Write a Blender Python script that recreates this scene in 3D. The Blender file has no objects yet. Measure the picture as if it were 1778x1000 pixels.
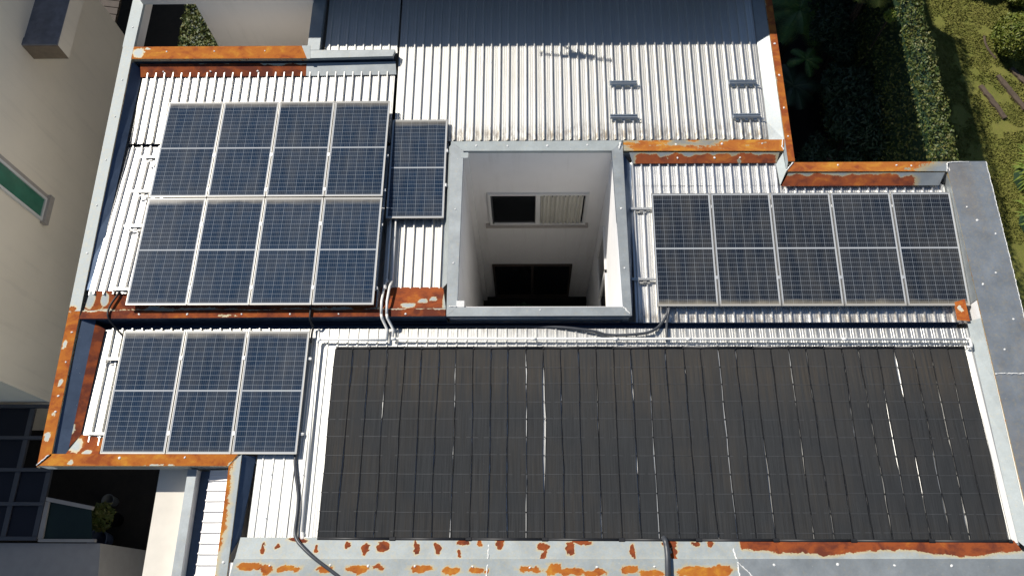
import bpy, math, random
import numpy as np
from mathutils import Matrix, Vector
C = bpy.context.scene
R = math.radians
random.seed(7)
rng = np.random.default_rng(11)

# ------------------------------------------------------------------ camera
cam_d = bpy.data.cameras.new('camera'); cam = bpy.data.objects.new('camera', cam_d)
C.collection.objects.link(cam); C.camera = cam
right = Vector((0.99979948, 0.00538291, -0.01928768)); up = Vector((0.00221065, 0.92763523, 0.37348092)); fwd = Vector((-0.01990234, 0.37344867, -0.92743732))
m = Matrix((right, up, -fwd)).transposed().to_4x4(); m.translation = (0, 0, 12.45)
cam.matrix_world = m
cam_d.sensor_width = 36; cam_d.lens = 36*1382.5/1778; cam_d.clip_end = 1500; cam_d.clip_start = .1
# ------------------------------------------------------------------ world and sun
SD = Vector((0.80, -0.65, -1.0)).normalized()          # direction the light travels
elev = math.asin(-SD.z)
W = bpy.data.worlds.new('World'); C.world = W; W.use_nodes = True
nt = W.node_tree; bg = nt.nodes['Background']
sky = nt.nodes.new('ShaderNodeTexSky'); sky.sky_type = 'NISHITA'; sky.sun_disc = False
sky.sun_elevation = elev; sky.sun_rotation = math.atan2(-SD.x, -SD.y)
sky.air_density = 1.0; sky.dust_density = .4; sky.ozone_density = 2.5
nt.links.new(sky.outputs[0], bg.inputs[0]); bg.inputs[1].default_value = .072
sd = bpy.data.lights.new('sun', 'SUN'); sd.energy = 5.0; sd.angle = R(.5); sd.color = (1, .95, .87)
sun = bpy.data.objects.new('sun', sd); C.collection.objects.link(sun)
sun.rotation_euler = SD.to_track_quat('-Z', 'Y').to_euler()
C.view_settings.view_transform = 'Standard'; C.view_settings.look = 'None'; C.view_settings.exposure = 0.0

# ------------------------------------------------------------------ node helpers
def mat(name):
    m = bpy.data.materials.new(name); m.use_nodes = True
    n = m.node_tree; p = n.nodes['Principled BSDF']
    return m, n, p
class N:
    def __init__(s, nt): s.nt = nt
    def add(s, t, ins=None, **kw):
        n = s.nt.nodes.new('ShaderNode'+t)
        for k, v in kw.items(): setattr(n, k, v)
        for k, v in (ins or {}).items():
            if isinstance(v, bpy.types.NodeSocket): s.nt.links.new(v, n.inputs[k])
            else: n.inputs[k].default_value = v
        return n
    def math(s, op, a, b=None, c=None, clamp=False):
        ins = {0: a}
        if b is not None: ins[1] = b
        if c is not None: ins[2] = c
        return s.add('Math', ins, operation=op, use_clamp=clamp).outputs[0]
    def mix(s, f, a, b):
        n = s.nt.nodes.new('ShaderNodeMix'); n.data_type = 'RGBA'
        for k, v in ((0, f), (6, a), (7, b)):
            if isinstance(v, bpy.types.NodeSocket): s.nt.links.new(v, n.inputs[k])
            else: n.inputs[k].default_value = v if k == 0 else (*v, 1)
        return n.outputs[2]
    def step(s, v, lo, hi):
        n = s.add('MapRange', {0: v, 1: lo, 2: hi}, clamp=True); return n.outputs[0]
    def noise(s, vec, scale, detail=4, rough=.55, dist=0):
        return s.add('TexNoise', {'Vector': vec, 'Scale': scale, 'Detail': detail, 'Roughness': rough, 'Distortion': dist}).outputs[0]
    def scale(s, vec, sc):
        n = s.add('Mapping', {'Vector': vec}); n.inputs['Scale'].default_value = sc; return n.outputs[0]
    def out(s, p, k, v):
        if isinstance(v, bpy.types.NodeSocket): s.nt.links.new(v, p.inputs[k])
        else: p.inputs[k].default_value = (*v, 1) if isinstance(v, tuple) else v
    def bump(s, p, h, strength=.3, dist=.01):
        b = s.add('Bump', {'Height': h, 'Strength': strength, 'Distance': dist}); s.nt.links.new(b.outputs[0], p.inputs['Normal'])
def pos(n): return n.add('NewGeometry').outputs['Position']
def objc(n): return n.add('TexCoord').outputs['Object']

def plain(name, col, rough=.6, metal=0., var=.12, scale=8., bump=0., spec=.5):
    m, t, p = mat(name); n = N(t); P = pos(n)
    a = n.noise(P, scale, 5); b = n.noise(P, scale*.13, 3)
    k = n.math('ADD', n.math('MULTIPLY', a, .6), n.math('MULTIPLY', b, .4))
    k = n.step(k, .3, .7)
    n.out(p, 'Base Color', n.mix(k, tuple(c*(1-var) for c in col), tuple(min(1, c*(1+var)) for c in col)))
    n.out(p, 'Roughness', rough); n.out(p, 'Metallic', metal); p.inputs['Specular IOR Level'].default_value = spec
    if bump: n.bump(p, a, bump, .01)
    return m

def plaster(name, col, dirt, amt=.5):
    m, t, p = mat(name); n = N(t); P = pos(n)
    st = n.noise(n.scale(P, (5, 5, .35)), 1.0, 6, .7); bl = n.noise(P, .7, 5, .6); f = n.noise(P, 45, 4, .6)
    c = n.mix(n.math('MULTIPLY', n.step(bl, .35, .7), .5), col, tuple(x*.86 for x in col))
    c = n.mix(n.math('MULTIPLY', n.math('MULTIPLY', n.step(st, .52, .78), n.step(bl, .3, .6)), amt), c, dirt)
    n.out(p, 'Base Color', c); n.out(p, 'Roughness', .9); n.bump(p, f, .35, .006)
    return m
def corrugated_mat(name, col, dirt=None, metal=.85, streak_axis='y'):
    """pale coated steel; dirt=(axis, edge, width): stain near the low end of the sheet"""
    m, t, p = mat(name); n = N(t); P = pos(n)
    st = n.noise(n.scale(P, (14, .5, 1) if streak_axis == 'y' else (.5, 14, 1)), 1.0, 4, .6)
    bl = n.noise(P, 1.7, 5, .6)
    fine = n.noise(P, 60, 2)
    c = n.mix(n.step(st, .35, .75), col, tuple(x*.92 for x in col))
    c = n.mix(n.math('MULTIPLY', n.step(bl, .5, .75), .25), c, (col[0]*.8, col[1]*.78, col[2]*.70))
    if dirt:
        ax, e, w, amt = dirt
        s = n.add('SeparateXYZ', {0: P}).outputs[ax]
        d = n.step(n.math('ABSOLUTE', n.math('SUBTRACT', s, e)), w, 0.)
        blot = n.step(n.noise(n.scale(P, (9, 3, 1)), 1.6, 5, .7), .42, .66)
        k = n.math('MULTIPLY', n.math('MULTIPLY', d, blot), amt)
        c = n.mix(k, c, (.16, .11, .055))
    n.out(p, 'Base Color', c); n.out(p, 'Metallic', metal)
    n.out(p, 'Roughness', n.math('ADD', .44, n.math('MULTIPLY', fine, .06)))
    return m

def galv_mat(name, col, rough=.42, metal=.75, rust=True, stain=None):
    """galvanised flashing with spangle; rust painted by the mesh attribute 'rust' (0..1) and 'tone'"""
    m, t, p = mat(name); n = N(t); P = pos(n)
    v = n.add('TexVoronoi', {'Vector': P, 'Scale': 55.}).outputs['Color']
    sp = n.add('SeparateColor', {0: v}).outputs[0]
    bl = n.noise(P, 3.1, 6, .65)
    c = n.mix(n.step(bl, .3, .7), tuple(x*.82 for x in col), tuple(min(1, x*1.12) for x in col))
    c = n.mix(n.math('MULTIPLY', sp, .22), c, tuple(x*.7 for x in col))
    speck = n.step(n.noise(P, 38, 2, .5), .75, .79)
    c = n.mix(n.math('MULTIPLY', speck, .6), c, (.8, .8, .76))
    if stain:
        k = n.step(n.noise(n.scale(P, (1.6, .5, 1)), 1.0, 4, .6), .5, .72)
        c = n.mix(n.math('MULTIPLY', k, .55), c, stain)
    r = n.math('ADD', rough-.08, n.math('MULTIPLY', bl, .18)); me = metal
    if rust:
        a = n.add('Attribute', attribute_name='rust').outputs['Fac']
        tone = n.add('Attribute', attribute_name='tone').outputs['Fac']
        w = n.math('SUBTRACT', n.noise(P, 19, 7, .72, .6), .5)
        k = n.step(n.math('ADD', a, n.math('MULTIPLY', w, 1.1)), .47, .53)
        halo = n.step(n.math('ADD', a, n.math('MULTIPLY', w, .9)), .04, .47)
        sx = n.noise(n.scale(P, (1.3, 1.8, 2.)), 2.6, 5, .58, .5)
        hue = n.math('ADD', n.math('MULTIPLY', n.math('SUBTRACT', sx, .5), 2.2), tone)
        hue = n.math('ADD', hue, n.math('MULTIPLY', w, .6))
        rc = n.mix(n.step(hue, -.25, .2), (.60, .27, .028), (.44, .135, .017))
        rc = n.mix(n.step(hue, .3, .65), rc, (.28, .062, .013))
        rc = n.mix(n.step(hue, .75, 1.15), rc, (.13, .028, .012))
        c = n.mix(n.math('MULTIPLY', halo, .75), c, (.60, .47, .22))
        c = n.mix(k, c, rc)
        r = n.math('ADD', r, n.math('MULTIPLY', k, .38))
        me = n.math('MULTIPLY', metal, n.math('SUBTRACT', 1., k))
        n.bump(p, n.math('MULTIPLY', n.math('ADD', k, n.math('MULTIPLY', n.noise(P, 70, 3), k)), .5), .25, .002)
    n.out(p, 'Base Color', c); n.out(p, 'Roughness', r); n.out(p, 'Metallic', me)
    return m

def cell_mat(name, dust_top=.5, dust_bot=.2, tint=(.011, .027, .055)):
    m, t, p = mat(name); n = N(t); O = objc(n)
    s = n.add('SeparateXYZ', {0: O}); x, y = s.outputs[0], s.outputs[1]
    ux = n.math('DIVIDE', n.math('SUBTRACT', x, .031), .1563)
    yy = n.math('ABSOLUTE', n.math('SUBTRACT', y, 1.0))
    uy = n.math('DIVIDE', n.math('SUBTRACT', yy, .014), .0793)
    def line(u, pitch, w):
        f = n.math('FRACT', u); d = n.math('MULTIPLY', n.math('MINIMUM', f, n.math('SUBTRACT', 1., f)), pitch)
        return n.step(d, w, w*.6)
    lx = line(ux, .1563, .0026); ly = line(uy, .0793, .0024)
    bus = n.math('MULTIPLY', line(n.math('MULTIPLY', ux, 5.), .03126, .0013), .5)
    mid = n.step(yy, .0095, .0085)
    border = n.math('MAXIMUM', n.step(n.math('ABSOLUTE', n.math('SUBTRACT', x, .5)), .4685, .4695), n.step(yy, .9655, .9665))
    cid = n.add('CombineXYZ', {0: n.math('FLOOR', ux), 1: n.math('FLOOR', uy), 2: n.math('GREATER_THAN', y, 1.)}).outputs[0]
    oi = n.add('ObjectInfo').outputs['Random']
    wn = n.add('TexWhiteNoise', {0: cid}, noise_dimensions='3D').outputs[0]
    poly = n.add('TexVoronoi', {'Vector': O, 'Scale': 70.}).outputs['Color']
    pv = n.add('SeparateColor', {0: poly}).outputs[0]
    k = n.math('ADD', n.math('MULTIPLY', wn, .5), n.math('MULTIPLY', pv, .5))
    k = n.math('ADD', n.math('MULTIPLY', k, .7), n.math('MULTIPLY', oi, .3))
    c = n.mix(k, tuple(q*.72 for q in tint), tuple(q*1.35 for q in tint))
    c = n.mix(bus, c, (.30, .33, .38))
    g = n.math('MAXIMUM', n.math('MAXIMUM', lx, ly), n.math('MAXIMUM', mid, border))
    c = n.mix(n.math('MULTIPLY', g, .7), c, (.40, .44, .48))
    c = n.mix(n.math('MAXIMUM', mid, border), c, (.50, .52, .54))
    off = n.add('CombineXYZ', {0: n.math('MULTIPLY', oi, 37.), 1: n.math('MULTIPLY', oi, 11.)}).outputs[0]
    po = n.add('VectorMath', {0: O, 1: off}, operation='ADD').outputs[0]
    dn = n.noise(n.scale(po, (2.4, 5, 1)), 1.3, 5, .6)
    dt = n.math('MULTIPLY', n.step(n.math('ADD', y, n.math('MULTIPLY', dn, .16)), 1.93, 2.08), dust_top)
    db = n.math('MULTIPLY', n.step(n.math('SUBTRACT', y, n.math('MULTIPLY', dn, .14)), .05, -.04), dust_bot)
    film = n.math('MULTIPLY', n.step(n.noise(n.scale(po, (2.5, .7, 1)), 1.5, 5, .65), .38, .8), .13)
    c = n.mix(n.math('MAXIMUM', n.math('MAXIMUM', dt, db), film), c, (.42, .37, .28))
    n.out(p, 'Base Color', c)
    n.out(p, 'Roughness', n.math('ADD', .10, n.math('MULTIPLY', n.math('MAXIMUM', dt, db), .5)))
    p.inputs['Specular IOR Level'].default_value = .22
    return m

def leaf_mat(name, c1, c2, c3, rough=.55):
    m, t, p = mat(name); n = N(t); P = pos(n)
    a = n.noise(P, 2.2, 4, .6); b = n.add('TexWhiteNoise', {0: n.add('VectorMath', {0: n.add('VectorMath', {0: P, 1: (14, 14, 14)}, operation='MULTIPLY').outputs[0]}, operation='FLOOR').outputs[0]}, noise_dimensions='3D').outputs[0]
    c = n.mix(n.step(a, .35, .65), c1, c2)
    c = n.mix(n.math('MULTIPLY', n.step(b, .55, 1.), .8), c, c3)
    n.out(p, 'Base Color', c); n.out(p, 'Roughness', rough)
    p.inputs['Subsurface Weight'].default_value = 0
    return m

def mat_strip_mat(name):
    m, t, p = mat(name); n = N(t); P = pos(n)
    s = n.add('SeparateXYZ', {0: P})
    st = n.noise(n.scale(P, (90, 1.3, 1)), 1.0, 3, .6)
    st2 = n.noise(n.scale(P, (26, .8, 1)), 1.0, 3, .6)
    dustband = n.math('MULTIPLY', n.step(n.math('ABSOLUTE', n.math('SUBTRACT', s.outputs[1], n.math('ADD', 3.38, n.math('MULTIPLY', n.noise(P, 1.1, 3), .3)))), .75, .05), .5)
    patch = n.step(n.noise(P, .75, 4, .6), .42, .7)
    d = n.math('MULTIPLY', n.math('ADD', dustband, n.math('MULTIPLY', patch, .5)), n.step(st2, .3, .75))
    c = n.mix(n.step(st, .3, .7), (.008, .0095, .0115), (.032, .035, .038))
    c = n.mix(n.math('MULTIPLY', d, .8, clamp=True), c, (.085, .062, .036))
    n.out(p, 'Base Color', c); n.out(p, 'Roughness', .6)
    w = n.math('SINE', n.math('MULTIPLY', s.outputs[0], 2*math.pi/.0094))
    n.bump(p, w, .5, .003)
    p.inputs['Specular IOR Level'].default_value = .3
    return m

M = {}
M['sheet_upper'] = corrugated_mat('coated steel upper', (.77, .76, .72), (1, 7.93, .42, .85))
M['sheet_left'] = corrugated_mat('coated steel left', (.72, .71, .68), (1, 7.87, .35, .75))
M['sheet_left_low'] = corrugated_mat('coated steel left low', (.76, .75, .73))
M['sheet_right'] = corrugated_mat('coated steel right', (.84, .83, .80), (1, 4.40, .38, .8))
M['sheet_front'] = corrugated_mat('coated steel front', (.76, .75, .71), (1, 4.30, .2, .5))
M['sheet_strip'] = corrugated_mat('coated steel strip', (.74, .72, .67))
M['sheet_annex'] = corrugated_mat('coated steel annex', (.88, .86, .83), None, .7, 'x')
M['galv'] = galv_mat('galvanised flashing', (.36, .39, .40), .5, .45)
M['galv_pale'] = galv_mat('pale galvanised flashing', (.40, .44, .44), .62, .15)
M['galv_shade'] = galv_mat('galvanised with painted shade', (.10, .14, .21), .5, .7, False)  # shade on inner faces and gutters put into the metal's colour
M['galv_blue'] = galv_mat('weathered dark galvanised', (.30, .33, .36), .5, .45, True, (.30, .24, .18))
M['white_wall'] = plain('white plaster', (.90, .89, .87), .85, 0, .05, 3)
M['shaft_wall'] = plaster('shaft plaster', (.83, .81, .78), (.45, .41, .36), .45)
M['beige_wall'] = plaster('beige textured plaster', (.90, .81, .66), (.55, .49, .40), .35)
M['grey_wall'] = plaster('grey plaster', (.84, .78, .70), (.5, .46, .40), .4)
M['slab'] = plain('cream slab', (.74, .69, .60), .85, 0, .08, 4, .1)
M['concrete'] = plain('mottled concrete', (.20, .20, .22), .8, 0, .35, 6, .2)  # dark bluish grey with random blotches
M['concrete_brown'] = plain('brown concrete', (.22, .17, .12), .8, 0, .2, 8, .2)
M['alu'] = plain('anodised aluminium', (.47, .455, .42), .45, .5, .06, 20)
M['alu_white'] = plain('bright aluminium', (.80, .80, .78), .4, .55, .05, 20)
M['bracket'] = plain('dull aluminium', (.50, .55, .60), .5, .35, .1, 30)
M['pvc'] = plain('white pvc', (.88, .86, .81), .4, 0, .05, 9)
M['black'] = plain('black rubber', (.018, .018, .02), .5, 0, .3, 20)
M['conduit'] = plain('grey conduit', (.06, .065, .075), .4, 0, .2, 20)
M['seal'] = plain('white sealant', (.80, .79, .76), .6, 0, .1, 40, .3)
M['cells_a'] = cell_mat('solar cells', .55, .12)
M['cells_b'] = cell_mat('solar cells darker', .12, .60, (.012, .018, .029))
M['strip'] = mat_strip_mat('pool mat rubber')
M['edge'] = plain('black edge tube', (.004, .004, .005), .6, 0, .2, 20)
M['strap'] = plain('black strap', (.08, .082, .085), .4, 0, .2, 20)
M['glass_dark'] = plain('dark window glass', (.012, .013, .014), .08, 0, .1, 2)
M['glass_green'] = plain('green glass', (.05, .20, .13), .12, 0, .3, 3)
M['glass_shaded'] = plain('shade-dark canopy glass', (.008, .009, .015), .4, 0, .25, 2, 0, .25)  # canopy panes coloured near black for the shade they stand in
M['glass_sea'] = plain('dull green glass', (.010, .022, .019), .3, 0, .3, 2, 0, .2)
M['curtain'] = plain('cream curtain', (.55, .53, .46), .9, 0, .1, 10)
M['frame_white'] = plain('white window frame', (.70, .69, .66), .5, 0, .04, 10)
M['frame_grey'] = plain('grey canopy frame', (.075, .075, .08), .5, .3, .1, 10)
M['terrace'] = plain('terrace plaster', (.34, .31, .28), .9, 0, .1, 5, .1)
M['stone'] = plain('stone sill', (.40, .36, .32), .6, 0, .12, 14)
M['wood'] = plain('weathered timber', (.10, .072, .05), .85, 0, .4, 14, .5)
M['deck'] = plain('dark brown boards', (.055, .038, .028), .7, 0, .35, 5, .3)
M['soil'] = plain('bare soil', (.17, .12, .07), .95, 0, .3, 9, .4)
M['pot'] = plain('black glazed pot', (.004, .004, .005), .9, 0, .3, 5, 0, .05)
M['bark'] = plain('dark bark', (.05, .035, .025), .9, 0, .3, 12, .5)
M['blue_plastic'] = plain('pale blue plastic', (.12, .15, .25), .5, 0, .15, 8)
M['white_plastic'] = plain('dull white plastic', (.14, .15, .155), .5, 0, .1, 8)
M['tank'] = plain('darkened tower wall', (.10, .105, .12), .85, 0, .08, 3)  # colour darkened so less light bounces into the roof's shade
M['hedge'] = leaf_mat('hedge leaves', (.045, .078, .010), (.095, .115, .018), (.19, .165, .045))
M['bush'] = leaf_mat('topiary leaves', (.09, .13, .015), (.16, .185, .022), (.23, .23, .04))
M['dark_leaf'] = leaf_mat('deep green leaves', (.018, .045, .022), (.025, .055, .028), (.03, .06, .03))
M['palm'] = leaf_mat('palm leaves', (.05, .13, .03), (.09, .19, .04), (.16, .24, .05))
M['yellow_leaf'] = leaf_mat('yellow leaves', (.22, .26, .03), (.32, .32, .04), (.45, .40, .09))
M['lime_leaf'] = leaf_mat('lime leaves', (.09, .15, .015), (.15, .20, .02), (.22, .24, .035))
# ground: grass
def ground_mat():
    m, t, p = mat('lawn'); n = N(t); P = pos(n)
    a = n.noise(P, 1.3, 5, .65); b = n.noise(P, 14, 5, .7); f = n.noise(P, 90, 3, .7)
    c = n.mix(n.step(a, .35, .65), (.17, .19, .028), (.26, .25, .05))
    c = n.mix(n.math('MULTIPLY', n.step(b, .45, .75), .6), c, (.26, .205, .07))
    c = n.mix(n.math('MULTIPLY', f, .4), c, (.09, .11, .02))
    n.out(p, 'Base Color', c); n.out(p, 'Roughness', .95); n.bump(p, f, .8, .03)
    return m
M['lawn'] = ground_mat()
M['earth'] = plain('earth darkened for shade', (.012, .010, .008), .95, 0, .4, 6, .5)  # near-black earth, deep shade round the house put into its colour

# ------------------------------------------------------------------ mesh helpers
ORG = {}                       # object -> world origin
class MB:
    def __init__(s): s.v = []; s.f = []; s.att = None
    def add(s, vs, fs):
        o = len(s.v); s.v += [tuple(v) for v in vs]; s.f += [tuple(i+o for i in f) for f in fs]; return s
    def box(s, x0, x1, y0, y1, z0, z1):
        return s.prism([(x0, y0), (x1, y0), (x1, y1), (x0, y1)], z0, z1)
    def prism(s, poly, z0, z1):
        n = len(poly)
        g = lambda z, i: z[i] if isinstance(z, (list, tuple)) else z
        vs = [(x, y, g(z0, i)) for i, (x, y) in enumerate(poly)] + [(x, y, g(z1, i)) for i, (x, y) in enumerate(poly)]
        fs = [tuple(range(n))[::-1], tuple(range(n, 2*n))] + [(i, (i+1) % n, n+(i+1) % n, n+i) for i in range(n)]
        return s.add(vs, fs)
    def tube(s, pts, r, seg=8, closed=False):
        pts = [Vector(p) for p in pts]; rings = []
        for i, p in enumerate(pts):
            a = pts[max(i-1, 0)]; b = pts[min(i+1, len(pts)-1)]
            d = (b-a).normalized(); q = d.to_track_quat('Z', 'Y'); rr = r[i] if isinstance(r, (list, tuple)) else r
            rings.append([p + q @ Vector((rr*math.cos(t), rr*math.sin(t), 0)) for t in [2*math.pi*k/seg for k in range(seg)]])
        vs = [v for g in rings for v in g]; fs = []
        for i in range(len(rings)-1):
            for k in range(seg):
                fs.append((i*seg+k, i*seg+(k+1) % seg, (i+1)*seg+(k+1) % seg, (i+1)*seg+k))
        fs.append(tuple(range(seg))[::-1]); fs.append(tuple((len(rings)-1)*seg+k for k in range(seg)))
        return s.add(vs, fs)
    def lathe(s, c, prof, seg=20):
        vs = []; fs = []
        for (r, z) in prof:
            vs += [(c[0]+r*math.cos(2*math.pi*k/seg), c[1]+r*math.sin(2*math.pi*k/seg), c[2]+z) for k in range(seg)]
        for i in range(len(prof)-1):
            for k in range(seg):
                fs.append((i*seg+k, i*seg+(k+1) % seg, (i+1)*seg+(k+1) % seg, (i+1)*seg+k))
        fs.append(tuple(range(seg))[::-1]); fs.append(tuple((len(prof)-1)*seg+k for k in range(seg)))
        return s.add(vs, fs)
    def build(s, name, material, parent=None, smooth=False, origin=None, label=None):
        me = bpy.data.meshes.new(name)
        po = ORG[parent.name] if parent else Vector((0, 0, 0))
        org = Vector(origin) if origin is not None else (po if parent else Vector(s.v[0]))
        me.from_pydata([tuple(Vector(v)-org) for v in s.v], [], s.f); me.materials.append(material)
        me.update()
        if s.att:
            for k, arr in s.att.items():
                a = me.attributes.new(k, 'FLOAT', 'POINT'); a.data.foreach_set('value', np.asarray(arr, dtype=np.float32))
        if smooth: me.polygons.foreach_set('use_smooth', [True]*len(me.polygons))
        o = bpy.data.objects.new(name, me); C.collection.objects.link(o)
        if parent: o.parent = parent
        o.location = org-po; ORG[o.name] = org
        if label: o['label'] = label
        return o
def tag(o, label, cat, group=None, kind=None):
    if label: o['label'] = label
    if cat: o['category'] = cat
    if group: o['group'] = group
    if kind: o['kind'] = kind
    return o
def thing(name, loc, label, cat, group=None):
    o = bpy.data.objects.new(name, None); C.collection.objects.link(o); o.location = loc
    o.empty_display_size = .2; ORG[o.name] = Vector(loc); return tag(o, label, cat, group)
def struct(name, mb, m):
    o = mb.build(name, m, origin=(0, 0, 0)); o['kind'] = 'structure'; return o
def copy_tree(o, parent=None):
    c = o.copy(); C.collection.objects.link(c)
    if parent is not None: c.parent = parent
    for ch in list(o.children): copy_tree(ch, c)
    return c

# value noise for rust masks
_T = rng.random((64, 64))
def vn(x, y):
    x = np.asarray(x, float); y = np.asarray(y, float)
    xi = np.floor(x).astype(int); yi = np.floor(y).astype(int); fx = x-xi; fy = y-yi
    fx = fx*fx*(3-2*fx); fy = fy*fy*(3-2*fy)
    g = lambda a, b: _T[a % 64, b % 64]
    return (g(xi, yi)*(1-fx)+g(xi+1, yi)*fx)*(1-fy)+(g(xi, yi+1)*(1-fx)+g(xi+1, yi+1)*fx)*fy
def fbm(x, y): return (vn(x, y)*.5+vn(x*2.1+7, y*2.1+3)*.3+vn(x*4.3+1, y*4.3+9)*.2)

def flash(name, A, B, Cc, D, material, parent, rustf=None, tone=.5, du=.03, nt_=10, label=None):
    """sheet-metal strip A-B (one long edge) to D-C (the other); rustf(x, y, s, t) -> rust amount 0..1"""
    A, B, Cc, D = map(np.array, (A, B, Cc, D)); L = max(np.linalg.norm(B-A), np.linalg.norm(Cc-D))
    nu = max(2, int(L/du)); nv = nt_ if rustf else 1
    if not rustf: nu = max(2, int(L/.5))
    s = np.linspace(0, 1, nu+1)[:, None]; t = np.linspace(0, 1, nv+1)[None, :]
    P = (A[None, None]*(1-s)[..., None]+B*s[..., None])*(1-t)[..., None]+(D*(1-s)[..., None]+Cc*s[..., None])*t[..., None]
    mb = MB(); mb.v = [tuple(p) for p in P.reshape(-1, 3)]
    k = nv+1
    for i in range(nu):
        for j in range(nv): mb.f.append((i*k+j, (i+1)*k+j, (i+1)*k+j+1, i*k+j+1))
    x = P[..., 0]; y = P[..., 1]
    if rustf:
        r = np.clip(rustf(x, y, s*L+0*t, t+0*s), 0, 1)
        mb.att = {'rust': r.reshape(-1), 'tone': np.full(r.size, tone)}
    # thin edge so the sheet has thickness
    n0 = len(mb.v); nrm = np.cross(B-A, D-A); nrm = nrm/np.linalg.norm(nrm)
    if nrm[2] < 0:
        nrm = -nrm
    o = mb.build(name, material, parent, label=label)
    sm = o.modifiers.new('thickness', 'SOLIDIFY'); sm.thickness = .003; sm.offset = -1 if np.cross(B-A, D-A)[2] > 0 else 1
    return o
def R_full(holes=(), base=.95, nz=.35, edge=.0):
    def f(x, y, s, t):
        wx = x+(fbm(x*13, y*13)-.5)*.10; wy = y+(fbm(x*13+4, y*13+8)-.5)*.10
        r = base - nz*np.clip(fbm(x*2.3, y*6)-.45, 0, 1)*2
        if edge: r = r - edge*np.clip(1-np.minimum(t, 1-t)/.22, 0, 1)*(fbm(x*3.1+5, y)*1.6)
        for (hx, hy, rx, ry) in holes:
            d = ((wx-hx)/rx)**2+((wy-hy)/ry)**2; r = np.minimum(r, np.clip((d-.25)/1.5, 0, 1))
        return r
    return f
def R_blobs(bl, base=.05):
    def f(x, y, s, t):
        r = np.full(x.shape, base); rs_ = .88
        wx = x+(fbm(x*11, y*11)-.5)*.13; wy = y+(fbm(x*11+4, y*11+8)-.5)*.09
        for (bx, by, rx, ry) in bl:
            d = ((wx-bx)/(rx*rs_))**2+((wy-by)/(ry*rs_))**2; r = np.maximum(r, np.clip(1.15-d*.62, 0, 1))
        return r
    return f
def R_scallop(freq=2.2, flip=False, x0=None, x1=None, base=.80):
    """rust filling the strip with a wavy upper limit; t=0 is the edge where it is fullest"""
    def f(x, y, s, t):
        tt = 1-t if flip else t
        lim = base+.42*(fbm(x*freq*1.5, x*0+2.)-.5)*2+.08*np.sin(x*19)*vn(x*1.3, x*0)
        r = np.clip(.5+(lim-tt)*2.6, 0, 1)
        r = r-np.clip(fbm(x*3.7+9, y*5)-.66, 0, 1)*4
        if x1 is not None: r = r*np.clip((x1-x)/.25, 0, 1)
        if x0 is not None: r = r*np.clip((x-x0)/.12, 0, 1)
        return r
    return f
def corr(name, x0, x1, y0, z0, y1, z1, material, parent, pitch=.163, rib=.026, along='y', poly=None, phase=0., label=None):
    """trapezoidal sheet, ribs along y (z0 at y0, z1 at y1) or along x (z0 at x0, z1 at x1)"""
    prof = [(0, 0), (.034, 0), (.038, .004), (.044, .004), (.048, 0), (.072, 0), (.076, .004), (.082, .004), (.086, 0), (.112, 0), (.124, 1), (.144, 1), (.156, 0)]
    pts = []; a0, a1 = (x0, x1) if along == 'y' else (y0, y1)
    k = math.floor(a0/pitch)-1
    while k*pitch < a1+pitch:
        for (u, h) in prof:
            a = k*pitch+u*pitch/.163+phase
            if a0 < a < a1: pts.append((a, h*rib if h == 1 else h*(rib/.026)))
        k += 1
    pts = [(a0, 0)]+pts+[(a1, 0)]
    nseg = 14; mb = MB()
    for i in range(nseg+1):
        f = i/nseg
        for (a, h) in pts:
            if along == 'y': mb.v.append((a, y0+(y1-y0)*f, z0+(z1-z0)*f+h+.0015*math.sin(f*9+a*3)))
            else: mb.v.append((x0+(x1-x0)*f, a, z0+(z1-z0)*f+h))
    n = len(pts)
    for i in range(nseg):
        for j in range(n-1):
            q = (i*n+j, i*n+j+1, (i+1)*n+j+1, (i+1)*n+j)
            mb.f.append(q if along == 'y' else q[::-1])
    o = mb.build(name, material, parent, label=label)
    sm = o.modifiers.new('thickness', 'SOLIDIFY'); sm.thickness = .004; sm.offset = -1
    return o
def screw(parent, x, y, z, src=[]):
    if not src:
        mb = MB().lathe((0, 0, 0), [(.020, 0), (.017, .007), (.007, .011)], 8)
        o = mb.build('sealed_screw', M['seal'], None, origin=(0, 0, 0)); src.append(o)
    else:
        o = src[0].copy(); C.collection.objects.link(o)
    o.parent = parent; o.location = Vector((x, y, z))-ORG[parent.name]
    o.scale = (random.uniform(.7, 1.25), random.uniform(.7, 1.2), 1); o.rotation_euler.z = random.random()*6
def bead(parent, pts, z, r=.012, name='sealant_bead'):
    P = []
    for (a, b) in zip(pts[:-1], pts[1:]):
        n = max(2, int(math.dist(a[:2], b[:2])/.02))
        for i in range(n):
            f = i/n; zz = (a[2]*(1-f)+b[2]*f) if len(a) > 2 else z
            P.append((a[0]+(b[0]-a[0])*f+random.uniform(-.006, .006), a[1]+(b[1]-a[1])*f+random.uniform(-.006, .006), zz))
    rr = [r*random.uniform(.55, 1.3) for _ in P]
    return MB().tube(P, rr, 5).build(name, M['seal'], parent, smooth=True)

# ------------------------------------------------------------------ GROUND
G = -6.9
g = MB(); g.add([(-400, -400, G), (400, -400, G), (400, 400, G), (-400, 400, G)], [(0, 1, 2, 3)])
struct('ground', g, M['lawn'])
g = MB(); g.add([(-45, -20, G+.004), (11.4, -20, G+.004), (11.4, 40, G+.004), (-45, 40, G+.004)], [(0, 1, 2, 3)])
struct('bare_ground', g, M['earth'])

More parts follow.
